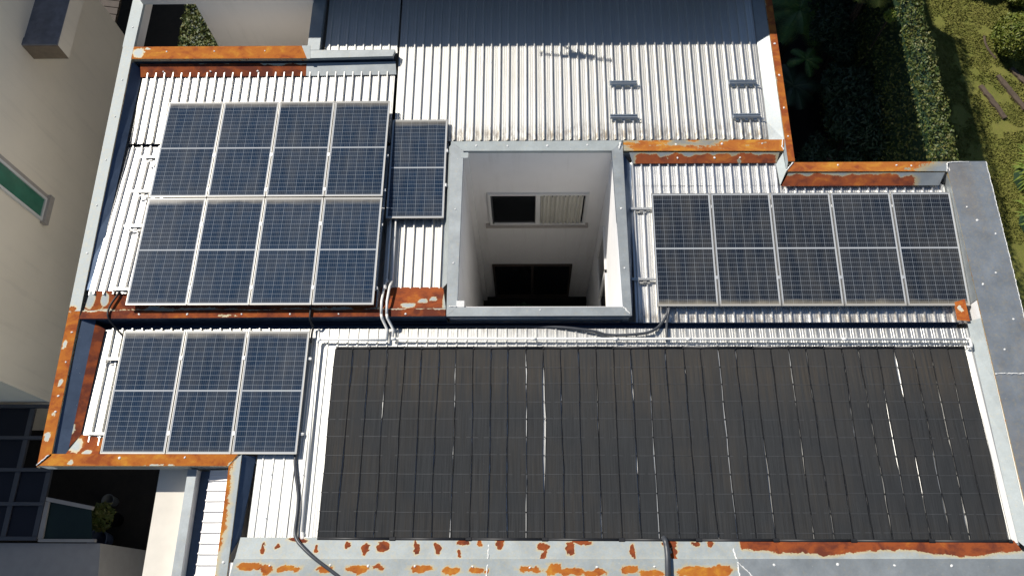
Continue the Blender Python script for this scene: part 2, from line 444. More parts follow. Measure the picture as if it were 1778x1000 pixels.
# ------------------------------------------------------------------ THE HOUSE
CAP = .25
H = thing('house', (0, 6, G), 'large house with corrugated metal roofs and rusting parapets round a square light shaft', 'house')
def parapet(poly_body, zb, material=M['white_wall'], label=None):
    return MB().prism(poly_body, zb, CAP-.03).build('parapet', material, H, label=label)
def cap(parent, poly, material, rustf=None, tone=.5, screws=(), zt=CAP, label=None, drop=.075, edge=None):
    """poly: a-b along the outer edge, c-d back along the inner edge"""
    a, b, c, d = poly
    body = MB().prism(poly, zt-drop, zt-.004)
    st = body.build('cap_edge', M[edge] if edge else material, parent)
    n = len(st.data.vertices)
    if rustf is not None:
        at_ = st.data.attributes.new('rust', 'FLOAT', 'POINT'); at_.data.foreach_set('value', [.42]*n)
        tn = st.data.attributes.new('tone', 'FLOAT', 'POINT'); tn.data.foreach_set('value', [tone]*n)
    flash('cap', (*a, zt), (*b, zt), (*c, zt), (*d, zt), material, parent, rustf, tone, label=label)
    for (x, y) in screws: screw(parent, x, y, zt)

# --- west parapet (slightly out of square), plus the beam carrying on past the roof
xo = lambda y: -7.695+(9.92-y)*.0205 if y < 9.92 else -7.705
xi = lambda y: -7.49+(9.59-y)*.0195 if y < 9.59 else -7.487
w = parapet([(xo(3.2)+.02, 3.2), (xi(3.2)-.02, 3.2), (xi(9.6)-.02, 9.872), (xo(9.87)+.02, 9.872)], G)
cap(w, [(xo(4.52), 4.52), (xo(9.87), 9.872), (xi(9.6), 9.872), (xi(4.52), 4.52)], M['galv_pale'], R_blobs([(-7.543, 4.556, .09, .06)]), .4,
    [(-7.563, 9.112), (-7.543, 8.302), (-7.533, 7.391), (-7.512, 6.48), (-7.492, 5.568)])
wb = parapet([(-7.684, 9.873), (-7.507, 9.873), (-7.507, 11.64), (-7.684, 11.64)], -.10, M['grey_wall'], 'beam carrying on behind the roof beside the opening')
cap(wb, [(-7.705, 9.873), (-7.715, 11.64), (-7.487, 11.64), (-7.487, 9.873)], M['galv_pale'], None, .4, [(-7.593, 10.33), (-7.593, 11.14)])
wc = parapet([(xo(1.99)+.02, 1.99), (xi(2.2)-.02, 1.99), (xi(3.2)-.02, 3.198), (xo(3.2)+.02, 3.198)], -.02)
cap(wc, [(xo(1.97), 1.972), (xo(4.52), 4.518), (xi(4.52), 4.518), (xi(2.15), 2.15)], M['galv_pale'],
    R_full([(-7.492, 2.45, .05, .06), (-7.472, 3.29, .035, .05), (-7.522, 3.949, .03, .08), (-7.543, 4.505, .02, .03), (-7.452, 2.784, .03, .035)], 1.0, .12, .25), .36,
    [(-7.452, 4.151), (-7.441, 3.645), (-7.441, 3.088), (-7.431, 2.835)])
bead(wc, [(-7.533, 2.005), (-7.366, 2.177)], CAP+.004)
# overhanging floor slab under the front-left corner
MB().prism([(-7.512, 2.055), (-4.526, 2.055), (-4.526, 3.24), (-7.492, 3.24)], -.10, -.045).build('floor_slab', M['white_wall'], H)
# inner flashings of the west parapet
flash('inner_flashing', (xi(4.9)-.004, 4.90, .225), (xi(9.5)-.004, 9.55, .225), (-7.33, 9.48, .05), (-7.27, 4.92, .215), M['galv_shade'], w)
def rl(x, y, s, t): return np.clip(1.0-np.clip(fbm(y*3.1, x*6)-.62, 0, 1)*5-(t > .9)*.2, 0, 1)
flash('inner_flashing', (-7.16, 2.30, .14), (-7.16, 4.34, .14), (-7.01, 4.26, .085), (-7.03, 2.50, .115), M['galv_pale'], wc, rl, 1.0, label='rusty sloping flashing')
flash('inner_flashing', (-7.352, 2.19, .215), (-7.352, 4.39, .215), (-7.162, 4.39, .136), (-7.162, 2.19, .136), M['galv_shade'], wc)
flash('inner_flashing', (-7.16, 2.182, .20), (-6.66, 2.182, .16), (-6.66, 2.46, .118), (-7.02, 2.50, .118), M['galv_pale'], wc, R_full([(-7.06, 2.32, .13, .13), (-6.84, 2.2, .08, .04)], .95, .1, .3), .6)
# --- front-left parapet
f1 = parapet([(-7.502, 2.015), (-4.475, 2.015), (-4.475, 2.157), (-7.35, 2.157)], -.12, M['white_wall'])
cap(f1, [(-7.528, 1.995), (-4.576, 2), (-4.455, 2.177), (-7.36, 2.177)], M['galv_pale'], R_full([(-7.016, 2.055, .06, .04), (-5.67, 2, .3, .02), (-4.556, 2.025, .03, .03)], 1.0, .08, .2), .26,
    [(-6.277, 2.116), (-5.265, 2.126)])
MB().prism([(-7.517, 2.001), (-4.556, 2.003), (-4.556, 2.013), (-7.517, 2.011)], -.12, .172).build('fascia', M['galv'], f1)
# --- front centre-left cap running north-south
f2 = parapet([(-4.526, 0.3037), (-4.399, 0.3037), (-4.409, 2.157), (-4.47, 2.157), (-4.526, 2.01)], G)
def rc2(x, y, s, t): return np.clip(.2+1.3*(fbm(y*2.6+3, x*0)-.30)+(.75-t)*1.0-.35, 0, 1)
cap(f2, [(-4.551, 0.2835), (-4.571, 1.999), (-4.394, 2.175), (-4.379, 0.2835)], M['galv_pale'], rc2, .2, [(-4.455, 0.6075)])
flash('inner_flashing', (-4.380, .72, .22), (-4.393, 2.17, .22), (-4.22, 2.17, .09), (-4.29, .96, .12), M['galv_shade'], f2)
# --- back-left parapet: rusty part and clean part
b1 = parapet([(-7.472, 9.608), (-4.161, 9.588), (-4.161, 9.851), (-7.472, 9.851)], -.6, M['galv_shade'])
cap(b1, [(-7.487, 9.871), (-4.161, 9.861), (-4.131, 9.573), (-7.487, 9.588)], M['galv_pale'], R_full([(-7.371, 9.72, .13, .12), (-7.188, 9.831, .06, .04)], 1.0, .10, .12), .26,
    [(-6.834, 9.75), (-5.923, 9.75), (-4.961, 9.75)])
b2 = parapet([(-4.159, 9.588), (-2.531, 9.618), (-2.531, 9.72), (-4.159, 9.735)], -.6, M['galv_shade'])
cap(b2, [(-4.151, 9.75), (-2.491, 9.75), (-2.531, 9.608), (-4.13, 9.573)], M['galv'], None)
MB().prism([(-4.273, 9.863), (-4.111, 9.863), (-4.08, 9.558), (-4.141, 9.558)], CAP, CAP+.004).build('patch', M['galv_pale'], b2)
MB().prism([(-4.151, 9.752), (-2.491, 9.752), (-2.491, 9.76), (-4.151, 9.76)], .1, CAP).build('cap_edge', M['galv'], b2)
flash('inner_flashing', (-7.36, 9.56, .135), (-4.18, 9.55, .135), (-4.18, 9.30, .075), (-7.33, 9.30, .075), M['galv_pale'], b1,
      R_scallop(freq=1.8, flip=True, base=1.02), 1.0)
flash('inner_flashing', (-4.178, 9.55, .135), (-2.49, 9.57, .135), (-2.47, 9.32, .075), (-4.178, 9.30, .075), M['galv'], b2)
for x in (-6.9, -6.0, -5.1): screw(b1, x, 9.40, .105)
# --- north-south parapet behind, in the tower's shade
b3 = parapet([(-4.141, 9.765), (-3.949, 9.765), (-3.949, 11.66), (-4.141, 11.66)], G, M['grey_wall'])
cap(b3, [(-4.161, 11.66), (-4.161, 9.765), (-3.928, 9.765), (-3.928, 11.66)], M['galv'])
# --- back opening: wall with a beam above
bw = MB().prism([(-6.459, 10.88), (-4.143, 10.88), (-4.143, 11.14), (-6.459, 11.14)], G, .249).build('wall', M['grey_wall'], H, label='grey wall behind the opening')
MB().box(-6.46, -4.145, 9.853, 9.858, G, .16).build('wall', M['white_wall'], H)  # added unseen panel, bounces sunlight onto the grey wall
MB().prism([(-7.492, 10.88), (-4.146, 10.88), (-4.146, 11.16), (-7.492, 11.16)], .25, .95).build('beam', M['grey_wall'], bw)
# --- divider parapet between upper left roof and lower left roof
dv = parapet([(-7.34, 4.404), (-1.347, 4.435), (-1.347, 4.546), (-7.34, 4.516)], -.5, M['galv_shade'])
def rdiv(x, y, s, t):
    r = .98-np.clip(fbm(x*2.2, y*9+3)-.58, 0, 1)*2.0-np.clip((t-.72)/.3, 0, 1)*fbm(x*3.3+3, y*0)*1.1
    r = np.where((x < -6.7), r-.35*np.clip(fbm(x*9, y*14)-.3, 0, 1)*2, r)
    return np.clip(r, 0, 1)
cap(dv, [(-7.391, 4.384), (-1.347, 4.424), (-1.347, 4.556), (-7.35, 4.526)], M['galv_pale'], rdiv, .95, edge='galv_shade', screws=[(x, 4.46) for x in (-6.4, -5.6, -4.7, -3.9, -3.1, -2.0)])
def rdf(x, y, s, t):
    r = 1.0-np.clip(fbm(x*2.4+1, y*4)-.62, 0, 1)*3-np.clip((.22-t)/.2, 0, 1)*fbm(x*4, y*0+1)*1.1
    for hx, hy, rx, ry in ((-7.016, 4.718, .07, .12), (-1.741, 4.718, .09, .05), (-1.974, 4.637, .13, .05), (-7.269, 4.759, .1, .2), (-1.569, 4.759, .07, .05), (-1.316, 4.759, .1, .3)):
        r = np.minimum(r, np.clip((((x-hx)/rx)**2+((y-hy)/ry)**2-.5), 0, 1))
    return r
flash('inner_flashing', (-7.34, 4.531, 0.235), (-2.48, 4.556, 0.235), (-2.48, 4.86, .27), (-7.28, 4.86, .285), M['galv_pale'], dv, rdf, .85)
flash('inner_flashing', (-2.478, 4.556, 0.235), (-1.347, 4.566, 0.235), (-1.43, 5.03, .0), (-2.478, 5.03, .0), M['galv_pale'], dv, rdf, .8)
MB().prism([(-2.486, 4.566), (-2.47, 4.566), (-2.47, 4.89), (-2.486, 4.89)], -.05, .30).build('end_plate', M['galv'], dv)
# --- light shaft
sh = MB()
IX0, IX1, IY0, IY1 = -1.154, 1.519, 4.596, 7.543
sw = MB().prism([(IX0-.15, IY0-.12), (IX0, IY0-.12), (IX0, IY1), (IX0-.15, IY1)], G, CAP-.03).build('shaft_wall', M['shaft_wall'], H)
sn = MB().prism([(IX0-.15, IY1), (IX1+.15, IY1), (IX1+.15, IY1+.15), (IX0-.15, IY1+.15)], G, CAP-.03).build('shaft_wall', M['shaft_wall'], H)
se = MB().prism([(IX1, IY0-.12), (IX1+.13, IY0-.12), (IX1+.13, IY1), (IX1, IY1)], G, CAP-.03).build('shaft_wall', M['white_wall'], H)
ss = MB().prism([(IX0, IY0-.12), (IX1, IY0-.12), (IX1, IY0), (IX0, IY0)], G, CAP-.03).build('shaft_wall', M['shaft_wall'], H)
cap(sn, [(-1.367, 7.735), (1.701, 7.735), (1.488, 7.528), (-1.139, 7.538)], M['galv_pale'], None, .4, [(-0.9112, 7.644), (-0.3544, 7.634), (0.3544, 7.634), (1.063, 7.644)])
cap(sw, [(-1.331, 4.424), (-1.367, 7.733), (-1.139, 7.536), (-1.159, 4.576)], M['galv'], None, .4, edge='galv_shade', screws=[(-1.245, 5.366), (-1.245, 6.378)])
cap(ss, [(-1.331, 4.419), (1.686, 4.424), (1.549, 4.576), (-1.159, 4.574)], M['galv'], None, .4, edge='galv_shade', screws=[(0.2025, 4.526)])
cap(se, [(1.689, 4.426), (1.686, 7.733), (1.49, 7.526), (1.551, 4.578)], M['galv'], None, .4, edge='galv_shade', screws=[(1.61, 5.265), (1.605, 6.378)])
for (x, y) in ((-1.114, 7.452), (-1.104, 4.637)):
    MB().prism([(x-.07, y-.06), (x+.06, y-.06), (x+.06, y+.05), (x-.07, y+.05)], CAP, CAP+.004).build('patch', M['galv_pale'] if y > 5 else M['seal'], sw)
bead(se, [(1.559, 4.576), (1.681, 4.435)], CAP+.003); bead(sn, [(1.62, 7.553), (1.66, 7.715)], CAP+.003, .016); bead(sw, [(-1.164, 4.586), (-1.316, 4.586)], CAP+.003, .01)
MB().box(IX0, IX0+.10, IY1-.10, IY1-.001, G, CAP-.04).build('pilaster', M['shaft_wall'], sn)
MB().box(1.55, 1.66, 4.42, 4.423, -.1, CAP-.06).build('drip_edge', M['galv'], ss)
def window(parent, x0, x1, z0, z1, y, name='window'):
    """window in a wall facing -y at plane y"""
    f = MB(); t = .055
    f.box(x0, x1, y-.05, y-.002, z1-t, z1); f.box(x0, x1, y-.05, y-.002, z0, z0+t)
    f.box(x0, x0+t, y-.048, y-.002, z0+t, z1-t); f.box(x1-t, x1, y-.048, y-.002, z0+t, z1-t)
    xm = (x0+x1)/2; f.box(xm-.045, xm+.045, y-.055, y-.002, z0+t, z1-t)
    return f.build(name, M['frame_white'], parent)
wn = window(sn, -.79, 1.205, -2.615, -1.29, IY1)
MB().box(-.725, .15, IY1-.02, IY1-.004, -2.56, -1.345).build('pane', M['glass_dark'], wn, label='dark open half of the window')
cu = MB(); n = 60
for i in range(n+1):
    x = .26+i*(1.10-.26)/n; yy = IY1-.040+.028*math.sin(i*1.05)+.008*math.sin(i*.7)
    cu.v += [(x, yy, -2.545), (x, yy, -1.35)]
    if i: cu.f.append((2*i-2, 2*i, 2*i+1, 2*i-1))
MB().box(.205, 1.135, IY1-.008, IY1-.003, -2.56, -1.345).build('backing', M['glass_dark'], wn)
cc = cu.build('curtain', M['curtain'], wn, smooth=True)
MB().box(-.74, -.70, IY1-.047, IY1-.021, -2.56, -1.345).build('sash', M['frame_grey'], wn)
MB().box(-.88, 1.27, IY1-.09, IY1-.002, -2.685, -2.618).build('sill', M['stone'], wn)
wn2 = MB().box(-.84, 1.05, IY1-.04, IY1-.002, G+.01, -4.76).build('window', M['bark'], sn, label='tall dark garden window at the foot of the shaft')
MB().box(-.78, .08, IY1-.05, IY1-.041, -6.6, -4.83).build('pane', M['glass_dark'], wn2)
MB().box(.14, .99, IY1-.05, IY1-.041, -6.6, -4.83).build('pane', M['glass_dark'], wn2)
# east shaft wall window
we = MB()
for (a, b) in ((5.062, 5.133), (6.915, 6.986), (5.994, 6.065)): we.box(IX1-.045, IX1-.002, a, b, -3.14, -1.67)
we.box(IX1-.043, IX1-.002, 5.13, 6.915, -1.73, -1.67); we.box(IX1-.043, IX1-.002, 5.13, 6.915, -3.14, -3.07)
we = we.build('window', M['frame_white'], se, label='side window of the shaft seen edge on')
MB().box(IX1-.02, IX1-.003, 5.13, 6.915, -3.07, -1.73).build('pane', M['glass_dark'], we)

# --- right upper lip beside the shaft
l1 = parapet([(1.711, 7.533), (4.556, 7.522), (4.556, 7.715), (1.711, 7.715)], -.6)
def rlip(x, y, s, t): return np.clip(.62+(fbm(x*1.9+2, y*9)-.5)*1.5+np.clip((x-3.6)*.7, 0, .5)-np.clip(2.1-x, 0, 1)*.8, 0, 1)
cap(l1, [(1.703, 7.735), (4.561, 7.735), (4.505, 7.502), (1.703, 7.522)], M['galv_blue'], rlip, .15, [(2.632, 7.644), (3.442, 7.654), (4.151, 7.654)])
flash('inner_flashing', (1.80, 7.495, .235), (4.44, 7.478, .235), (4.39, 7.31, .165), (1.86, 7.31, .165), M['galv'], l1, R_scallop(freq=2.8, flip=True, x0=1.85, x1=4.5), .75)
for x in (2.65, 3.3, 3.75): screw(l1, x, 7.40, .20)
flash('inner_flashing', (1.692, 4.505, .20), (1.692, 7.49, .20), (1.84, 7.30, .12), (1.74, 4.45, -.05), M['galv_shade'], se)
# --- strip of parapet to the right of the big roof
s1 = parapet([(4.576, 7.29), (4.657, 7.29), (4.678, 12.66), (4.576, 12.66)], G)
def rst(x, y, s, t): return np.clip(1.02-np.clip(t-.70, 0, 1)*1.5*fbm(y*2.1, x)*1.6-np.clip(fbm(y*4+2, x*9)-.66, 0, 1)*2, 0, 1)
cap(s1, [(4.683, 7.29), (4.698, 12.66), (4.561, 12.66), (4.561, 7.29)], M['galv_pale'], rst, .5, [(4.625, y) for y in (9.82, 9.11, 8.4, 7.8)])
flash('inner_flashing', (4.555, 7.745, .23), (4.555, 12.66, .23), (4.35, 12.5, .2), (4.35, 7.70, .04), M['galv'], s1)
MB().prism([(4.51, 7.087), (4.559, 7.28), (4.559, 7.755), (4.516, 7.492)], CAP-.05, CAP+.002).build('corner_patch', M['galv_pale'], s1)
flash('inner_flashing', (4.50, 7.47, .235), (4.51, 7.10, .235), (4.40, 6.86, .15), (4.38, 7.30, .15), M['galv_pale'], s1)
bead(s1, [(4.526, 7.755), (4.495, 7.593), (4.526, 7.492)], CAP+.003); bead(s1, [(4.505, 7.097), (4.657, 7.28)], CAP+.003)
# --- back-right parapet
l2 = parapet([(4.688, 7.107), (7.249, 7.107), (7.249, 7.249), (4.688, 7.249)], G)
def rl2(x, y, s, t): return np.clip(1.05-np.clip((x-6.5)/.8, 0, 1)*.8-np.clip(fbm(x*5, y*8)-.66, 0, 1)*2-np.clip((x-6.2), 0, 1)*t*.6, 0, 1)
cap(l2, [(4.669, 7.269), (7.34, 7.269), (7.259, 7.077), (4.516, 7.087)], M['galv'], rl2, .25, [(5.417, 7.209), (6.682, 7.188), (6.429, 7.199)])
flash('inner_flashing', (4.54, 7.060, .235), (7.24, 7.060, .235), (7.14, 6.85, .155), (4.42, 6.85, .155), M['galv'], l2, R_scallop(freq=2.1, flip=True, x1=6.85), .75)
bead(l2, [(7.269, 7.067), (7.31, 7.239), (7.441, 7.259), (7.715, 7.259)], CAP+.004, .010)
# --- wide east parapet
e1 = parapet([(7.3, 0.3544), (7.917, 0.3544), (7.938, 7.239), (7.3, 7.239)], G)
cap(e1, [(7.968, 0.3544), (7.988, 7.269), (7.29, 7.077), (7.32, 0.3544)], M['galv_blue'], R_blobs([(7.391, 0.7593, .2, .12)]), .4,
    [(7.472, 6.378), (7.593, 6.125), (7.846, 5.872), (7.695, 5.163), (7.441, 4.961), (7.796, 4.354), (7.543, 3.847), (7.695, 2.531), (7.492, 2.025)], label='wide weathered blue grey cap of the east parapet')
MB().prism([(7.34, 7.079), (7.988, 7.27), (7.34, 7.27)], CAP-.02, CAP+.001).build('cap', M['galv_blue'], e1)
bead(e1, [(7.31, 3.452), (7.978, 3.452)], CAP+.004, .011)
bead(e1, [(7.983, 7.259), (7.983, 5.265), (7.973, 4.252)], CAP+.001, .006)
flash('inner_flashing', (7.288, .76, .235), (7.288, 4.38, .235), (7.16, 4.38, .06), (7.13, .98, .14), M['galv_pale'], e1)
flash('inner_flashing', (7.291, 4.70, .24), (7.291, 7.067, .24), (7.285, 7.0, -.1), (7.285, 4.70, -.1), M['galv'], e1)
flash('inner_flashing', (7.02, 4.42, .03), (7.02, 4.72, .05), (7.15, 4.74, .155), (7.16, 4.36, .145), M['galv_pale'], e1, R_full([(7.09, 4.60, .03, .08)], .95, .1), .5)
# --- front parapet with a folded flashing
fr = parapet([(-4.394, 0.324), (7.29, 0.324), (7.29, 0.6075), (-4.394, 0.6075)], G)

front_bl = [(-3.908, 0.81, .035, .09), (-3.706, 0.8302, .03, .05), (-3.422, 0.9416, .14, .05), (-3.118, 0.7998, .035, .07), (-2.653, 0.8505, .06, .05), (-2.4, 0.81, .055, .10), (-2.146, 0.8403, .10, .07), (-1.64, 0.8302, .06, .11),
            (-1.347, 0.8302, .045, .10), (-1.012, 0.7492, .035, .07), (-0.9618, 0.9112, .12, .05), (-0.7087, 0.891, .04, .06), (-0.4252, 0.9011, .055, .10), (0.2025, 0.8403, .11, .06), (0.2227, 0.729, .035, .08), (0.7897, 0.9112, .16, .045), (0.6277, 0.81, .07, .10),
            (1.519, 0.7897, .05, .12), (2.086, 0.891, .12, .07), (2.126, 0.7087, .05, .14), (2.653, 0.9011, .06, .06), (2.45, 0.9112, .05, .05)]
def rfr(x, y, s, t):
    r = R_blobs(front_bl)(x, y, s, t)
    lim = .66+.20*np.sin(x*3.1+1)*.6+.22*(fbm(x*2.5, x*0)-.5)*2
    big = np.clip(.5+((t)-(1-lim))*2.8, 0, 1)*np.clip((x-3.07)/.05, 0, 1)
    return np.maximum(r, big)
flash('front_flashing', (-4.303, 0.648, 0.225), (7.209, 0.6986, 0.225), (7.08, .965, .165), (-4.28, .965, .165), M['galv_pale'], fr, rfr, .85, du=.02, nt_=14)
cap_bl = [(-4.05, 0.5467, .22, .06), (-3.797, 0.5062, .10, .08), (-3.493, 0.5265, .22, .05), (-2.956, 0.5265, .12, .06), (-2.48, 0.5163, .18, .06), (-2.177, 0.5467, .10, .05), (-1.569, 0.5265, .2, .05), (-1.114, 0.5062, .16, .06), (-0.7593, 0.5062, .12, .05),
          (-.62+.0, .5, .05, .03), (0.05062, 0.5265, .22, .05), (0.3544, 0.5467, .12, .08), (0.6277, 0.5062, .22, .06), (0.9618, 0.486, .2, .05), (1.468, 0.5265, .14, .06), (1.772, 0.486, .2, .05), (2.43, 0.5062, .35, .09), (2.754, 0.5265, .2, .09)]
cap(fr, [(-4.354, .3037), (3.03, .3215), (3.03, .690), (-4.303, .6581)], M['galv_pale'], R_blobs([(a, b, c*1.0, d*1.0) for a, b, c, d in cap_bl]), .25,
    [(-3.77, .567), (-2.885, .577), (-2.33, .567), (-1.65, .567), (-.81, .567), (.02, .557), (.99, .567), (1.82, .577)], drop=.05)
cap(fr, [(3.031, .3216), (7.29, .3341), (7.219, .7087), (3.031, .6901)], M['galv'], None, .4, [(3.54, .607), (4.45, .618), (5.26, .607), (6.07, .607)], drop=.05)
bead(fr, [(-.58, .94, .15), (-0.5923, 0.6682, 0.235), (-0.6075, 0.3645, 0.260)], 0, .013); bead(fr, [(2.97, .94, .15), (3.017, 0.6682, 0.235), (3.037, 0.3645, 0.260)], 0, .013); bead(fr, [(3.017, 0.648, 0.255), (3.24, 0.4252, 0.255)], 0, .012)
# --- outer walls under the roofs
MB().box(-4.3, 7.2, .36, .50, G, .2).build('wall', M['white_wall'], H)
MB().box(-7.3, -4.45, 3.1, 3.3, G, -.1).build('wall', M['white_wall'], H)
# --- ceilings under the roof sheets
def deck(x0, x1, y0, y1, z=-.42): MB().box(x0, x1, y0, y1, z-.12, z).build('roof_deck', M['grey_wall'], H)
deck(-7.35, IX0-.15, 4.4, 9.5); deck(IX1+.13, 4.55, 4.4, 7.45); deck(4.55, 7.2, 4.4, 7.05); deck(-4.25, 7.2, .55, 4.38); deck(-7.2, -4.27, 2.2, 4.38); deck(-3.9, 4.5, IY1+.16, 11.4)
# --- roof sheets
zU = lambda y: .03+(y-7.9)*.03
corr('roof_sheet', -2.44, 4.36, 7.88, zU(7.88), 11.6, zU(11.6), M['sheet_upper'], H, .163, .042, label='big pale roof sheet behind the light shaft')
corr('roof_sheet', -3.87, -2.47, 9.78, zU(9.78)+.02, 11.6, zU(11.6)+.02, M['sheet_upper'], H, .163, .028)
corr('roof_sheet', -7.30, -2.50, 7.86, .03, 9.38, .050, M['sheet_left'], H, .163, .048)
corr('roof_sheet', -7.31, -2.50, 4.80, .262, 7.79, .02, M['sheet_left_low'], H, .163, .050)
corr('roof_sheet', -2.46, -1.44, 4.95, -.03, 7.90, -.02, M['sheet_strip'], H, .163, .040)
corr('roof_sheet', 1.80, 7.27, 4.40, -.10, 6.90, .085, M['sheet_right'], H, .157, .040)
corr('roof_sheet', 1.80, 4.40, 6.902, .09, 7.36, .118, M['sheet_right'], H, .157, .040)
zL = lambda y: .045+(4.27-y)*.025
corr('roof_sheet', -7.02, -4.2, 2.20, zL(2.20), 4.27, zL(4.27), M['sheet_front'], H, .163, .048)
corr('roof_sheet', -4.198, 7.16, .90, zL(.90), 4.27, zL(4.27), M['sheet_front'], H, .163, .018)
# white smooth edge strips beside the strip roof and the heater
flash('edge_flashing', (-1.45, 5.0, .0), (-1.45, 7.74, .0), (-1.37, 7.70, .20), (-1.345, 5.02, .20), M['galv_pale'], sw)
flash('edge_flashing', (7.045, .93, zL(.93)+.03), (7.035, 3.90, zL(3.90)+.03), (7.115, 3.90, zL(3.9)+.03), (7.135, .93, zL(.93)+.03), M['pvc'], H)
def roof_screws(sheet_x0, sheet_x1, pitch, ys_, zf, rib, n, src=[]):
    k0 = math.ceil(sheet_x0/pitch); k1 = int(sheet_x1/pitch)
    for y in ys_:
        for k in range(k0, k1, 3):
            x = k*pitch+.134*pitch/.163
            if x > sheet_x1-.03: continue
            if not src:
                o = MB().lathe((0, 0, 0), [(.011, 0), (.010, .004), (.004, .006)], 8).build('roofing_screw', M['bracket'], None, origin=(0, 0, 0)); src.append(o)
            else:
                o = src[0].copy(); C.collection.objects.link(o)
            o.parent = H; o.location = Vector((x, y+random.uniform(-.02, .02), zf(y)+rib+.004))-ORG[H.name]
roof_screws(-2.3, 4.3, .163, (8.12, 9.55), zU, .042, 0)
roof_screws(-4.1, -3.3, .163, (1.25, 1.9), zL, .018, 0)
roof_screws(1.9, 7.0, .157, (4.52,), lambda y: -.10+(y-4.4)*.074, .040, 0)
# --- gutters
def gutter(x0, x1, y0, y1, zt, depth=.13):
    b = MB(); b.box(x0, x1, y0, y1, zt-depth-.01, zt-depth); b.box(x0, x1, y0-.006, y0, zt-depth, zt); b.box(x0, x1, y1, y1+.006, zt-depth, zt)
    b.build('gutter', M['galv_shade'], H)
gutter(-7.25, 7.1, 4.24, 4.400, -.03); gutter(-7.3, -2.5, 7.74, 7.90, -.02)
gutter(-2.44, 4.4, 7.74, 7.95, -.06)

# --- tower volume north of the roofs (out of frame, it throws the shadow across the upper roof)
TW = thing('upper_storey', (0, 14, 0), 'upper storey block north of the big pale roof that shades its far end', 'building')
MB().box(-5.95, 4.6, 11.47, 27, G, 2.38).build('wall', M['tank'], TW)
MB().box(-6.02, 4.67, 11.45, 27.1, 2.38, 2.42).build('roof', M['galv'], TW)
AN = thing('antenna', (.2, 11.65, 2.42), 'television antenna standing on the roof edge of the upper block', 'antenna')
MB().tube([(-1.28, 11.54, 2.42), (-1.28, 11.54, 2.95)], .02, 6).build('mast', M['alu'], AN)
ab = MB().tube([(-1.97, 11.57, 2.90), (-.64, 11.41, 2.90)], .013, 6); ab.tube([(-1.97, 11.57, 2.84), (-.64, 11.41, 2.84)], .012, 6); ab.build('boom', M['alu'], AN)
for i in range(8):
    x = -1.96+i*.187; y = 11.57-i*.0225
    MB().tube([(x-.005, y-.055, 2.87), (x+.005, y+.055, 2.87)], .014, 5).build('element', M['alu'], AN)
MB().box(-1.42, -1.14, 11.50, 11.56, 2.80, 2.94).build('junction_box', M['alu'], AN)
MB().box(-1.60, -.98, 11.505, 11.54, 2.86, 2.92).build('reflector', M['alu'], AN)

# ------------------------------------------------------------------ SOLAR PANELS
def make_panel(cells):
    o = thing('solar_panel', (0, 0, 0), '', 'solar panel', 'solar panels bolted to the roofs')
    fr_ = MB(); w = .011; L = 2.0; t = .035
    fr_.prism([(0, 0), (1, 0), (1-w, w), (w, w)], -t, 0); fr_.prism([(1, 0), (1, L), (1-w, L-w), (1-w, w)], -t, 0)
    fr_.prism([(1, L), (0, L), (w, L-w), (1-w, L-w)], -t, 0); fr_.prism([(0, L), (0, 0), (w, w), (w, L-w)], -t, 0)
    fr_.build('frame', M['alu'], o)
    MB().box(w, 1-w, w, L-w, -.030, -.004).build('cell_glass', cells, o)
    return o
pa = make_panel(M['cells_a']); pb = make_panel(M['cells_b'])
used = {pa.name: False, pb.name: False}
def put_panel(src, x, y, z, slope, label, sx=1.006, skew=0., sy=1.0):
    o = src if not used[src.name] else copy_tree(src)
    used[src.name] = True
    o.location = (x, y, z); o.rotation_euler = (math.atan(slope), 0, skew); o.scale = (sx, sy, 1); o['label'] = label
    o['group'] = 'solar panels bolted to the roofs'
    return o
ordn = ['first', 'second', 'third', 'fourth', 'fifth']
for i in range(4):
    put_panel(pa, -6.583+i*1.022, 6.60, .325, -.033, f'back row solar panel of the upper left eight, {ordn[i]} from the left')
for i in range(4):
    put_panel(pa, -6.583+i*1.022, 4.572, .392, -.033, f'front row solar panel of the upper left eight, {ordn[i]} from the left')
put_panel(pa, -2.463, 6.27, .135, .003, 'single blue solar panel set apart beside the left rim of the light shaft')
for i in range(3):
    put_panel(pa, -6.62+i*1.024, 2.19, .20, -.005, f'blue solar panel of the lower left group of three, {ordn[i]} from the left')
for i in range(5):
    put_panel(pb, 2.142+i*1.030, 4.660, .055, .066, f'dusty solar panel of the right hand five, {ordn[i]} from the left', 1.016, 0., 1.022)

# rails
def rail(x0, x1, y, z, label, feet, clamps, roofz, name='mounting_rail', grp='mounting rails under the solar panels'):
    o = thing(name, (x0, y, z), label, 'rail', grp)
    b = MB(); b.box(x0, x1, y-.018, y-.006, z-.035, z); b.box(x0, x1, y+.006, y+.018, z-.035, z); b.box(x0, x1, y-.006, y+.006, z-.035, z-.022)
    b.build('rail_bar', M['alu_white'], o)
    for fx in feet:
        q = MB(); q.box(fx-.085, fx+.085, y-.075, y-.020, roofz+.024, roofz+.030); q.box(fx-.085, fx+.085, y-.0255, y-.0195, roofz+.030, z-.005)
        q.box(fx-.03, fx+.03, y-.06, y-.035, roofz+.030, roofz+.045)
        q.build('foot', M['alu'], o)
    for cx, cz in clamps:
        MB().box(cx-.020, cx+.020, y-.03, y+.03, z+.002, cz+.006).build('clamp', M['alu_white'], o)
def zp(y): return .392-.033*(y-4.572)
edgesA = [-6.594+i*1.022 for i in range(5)]
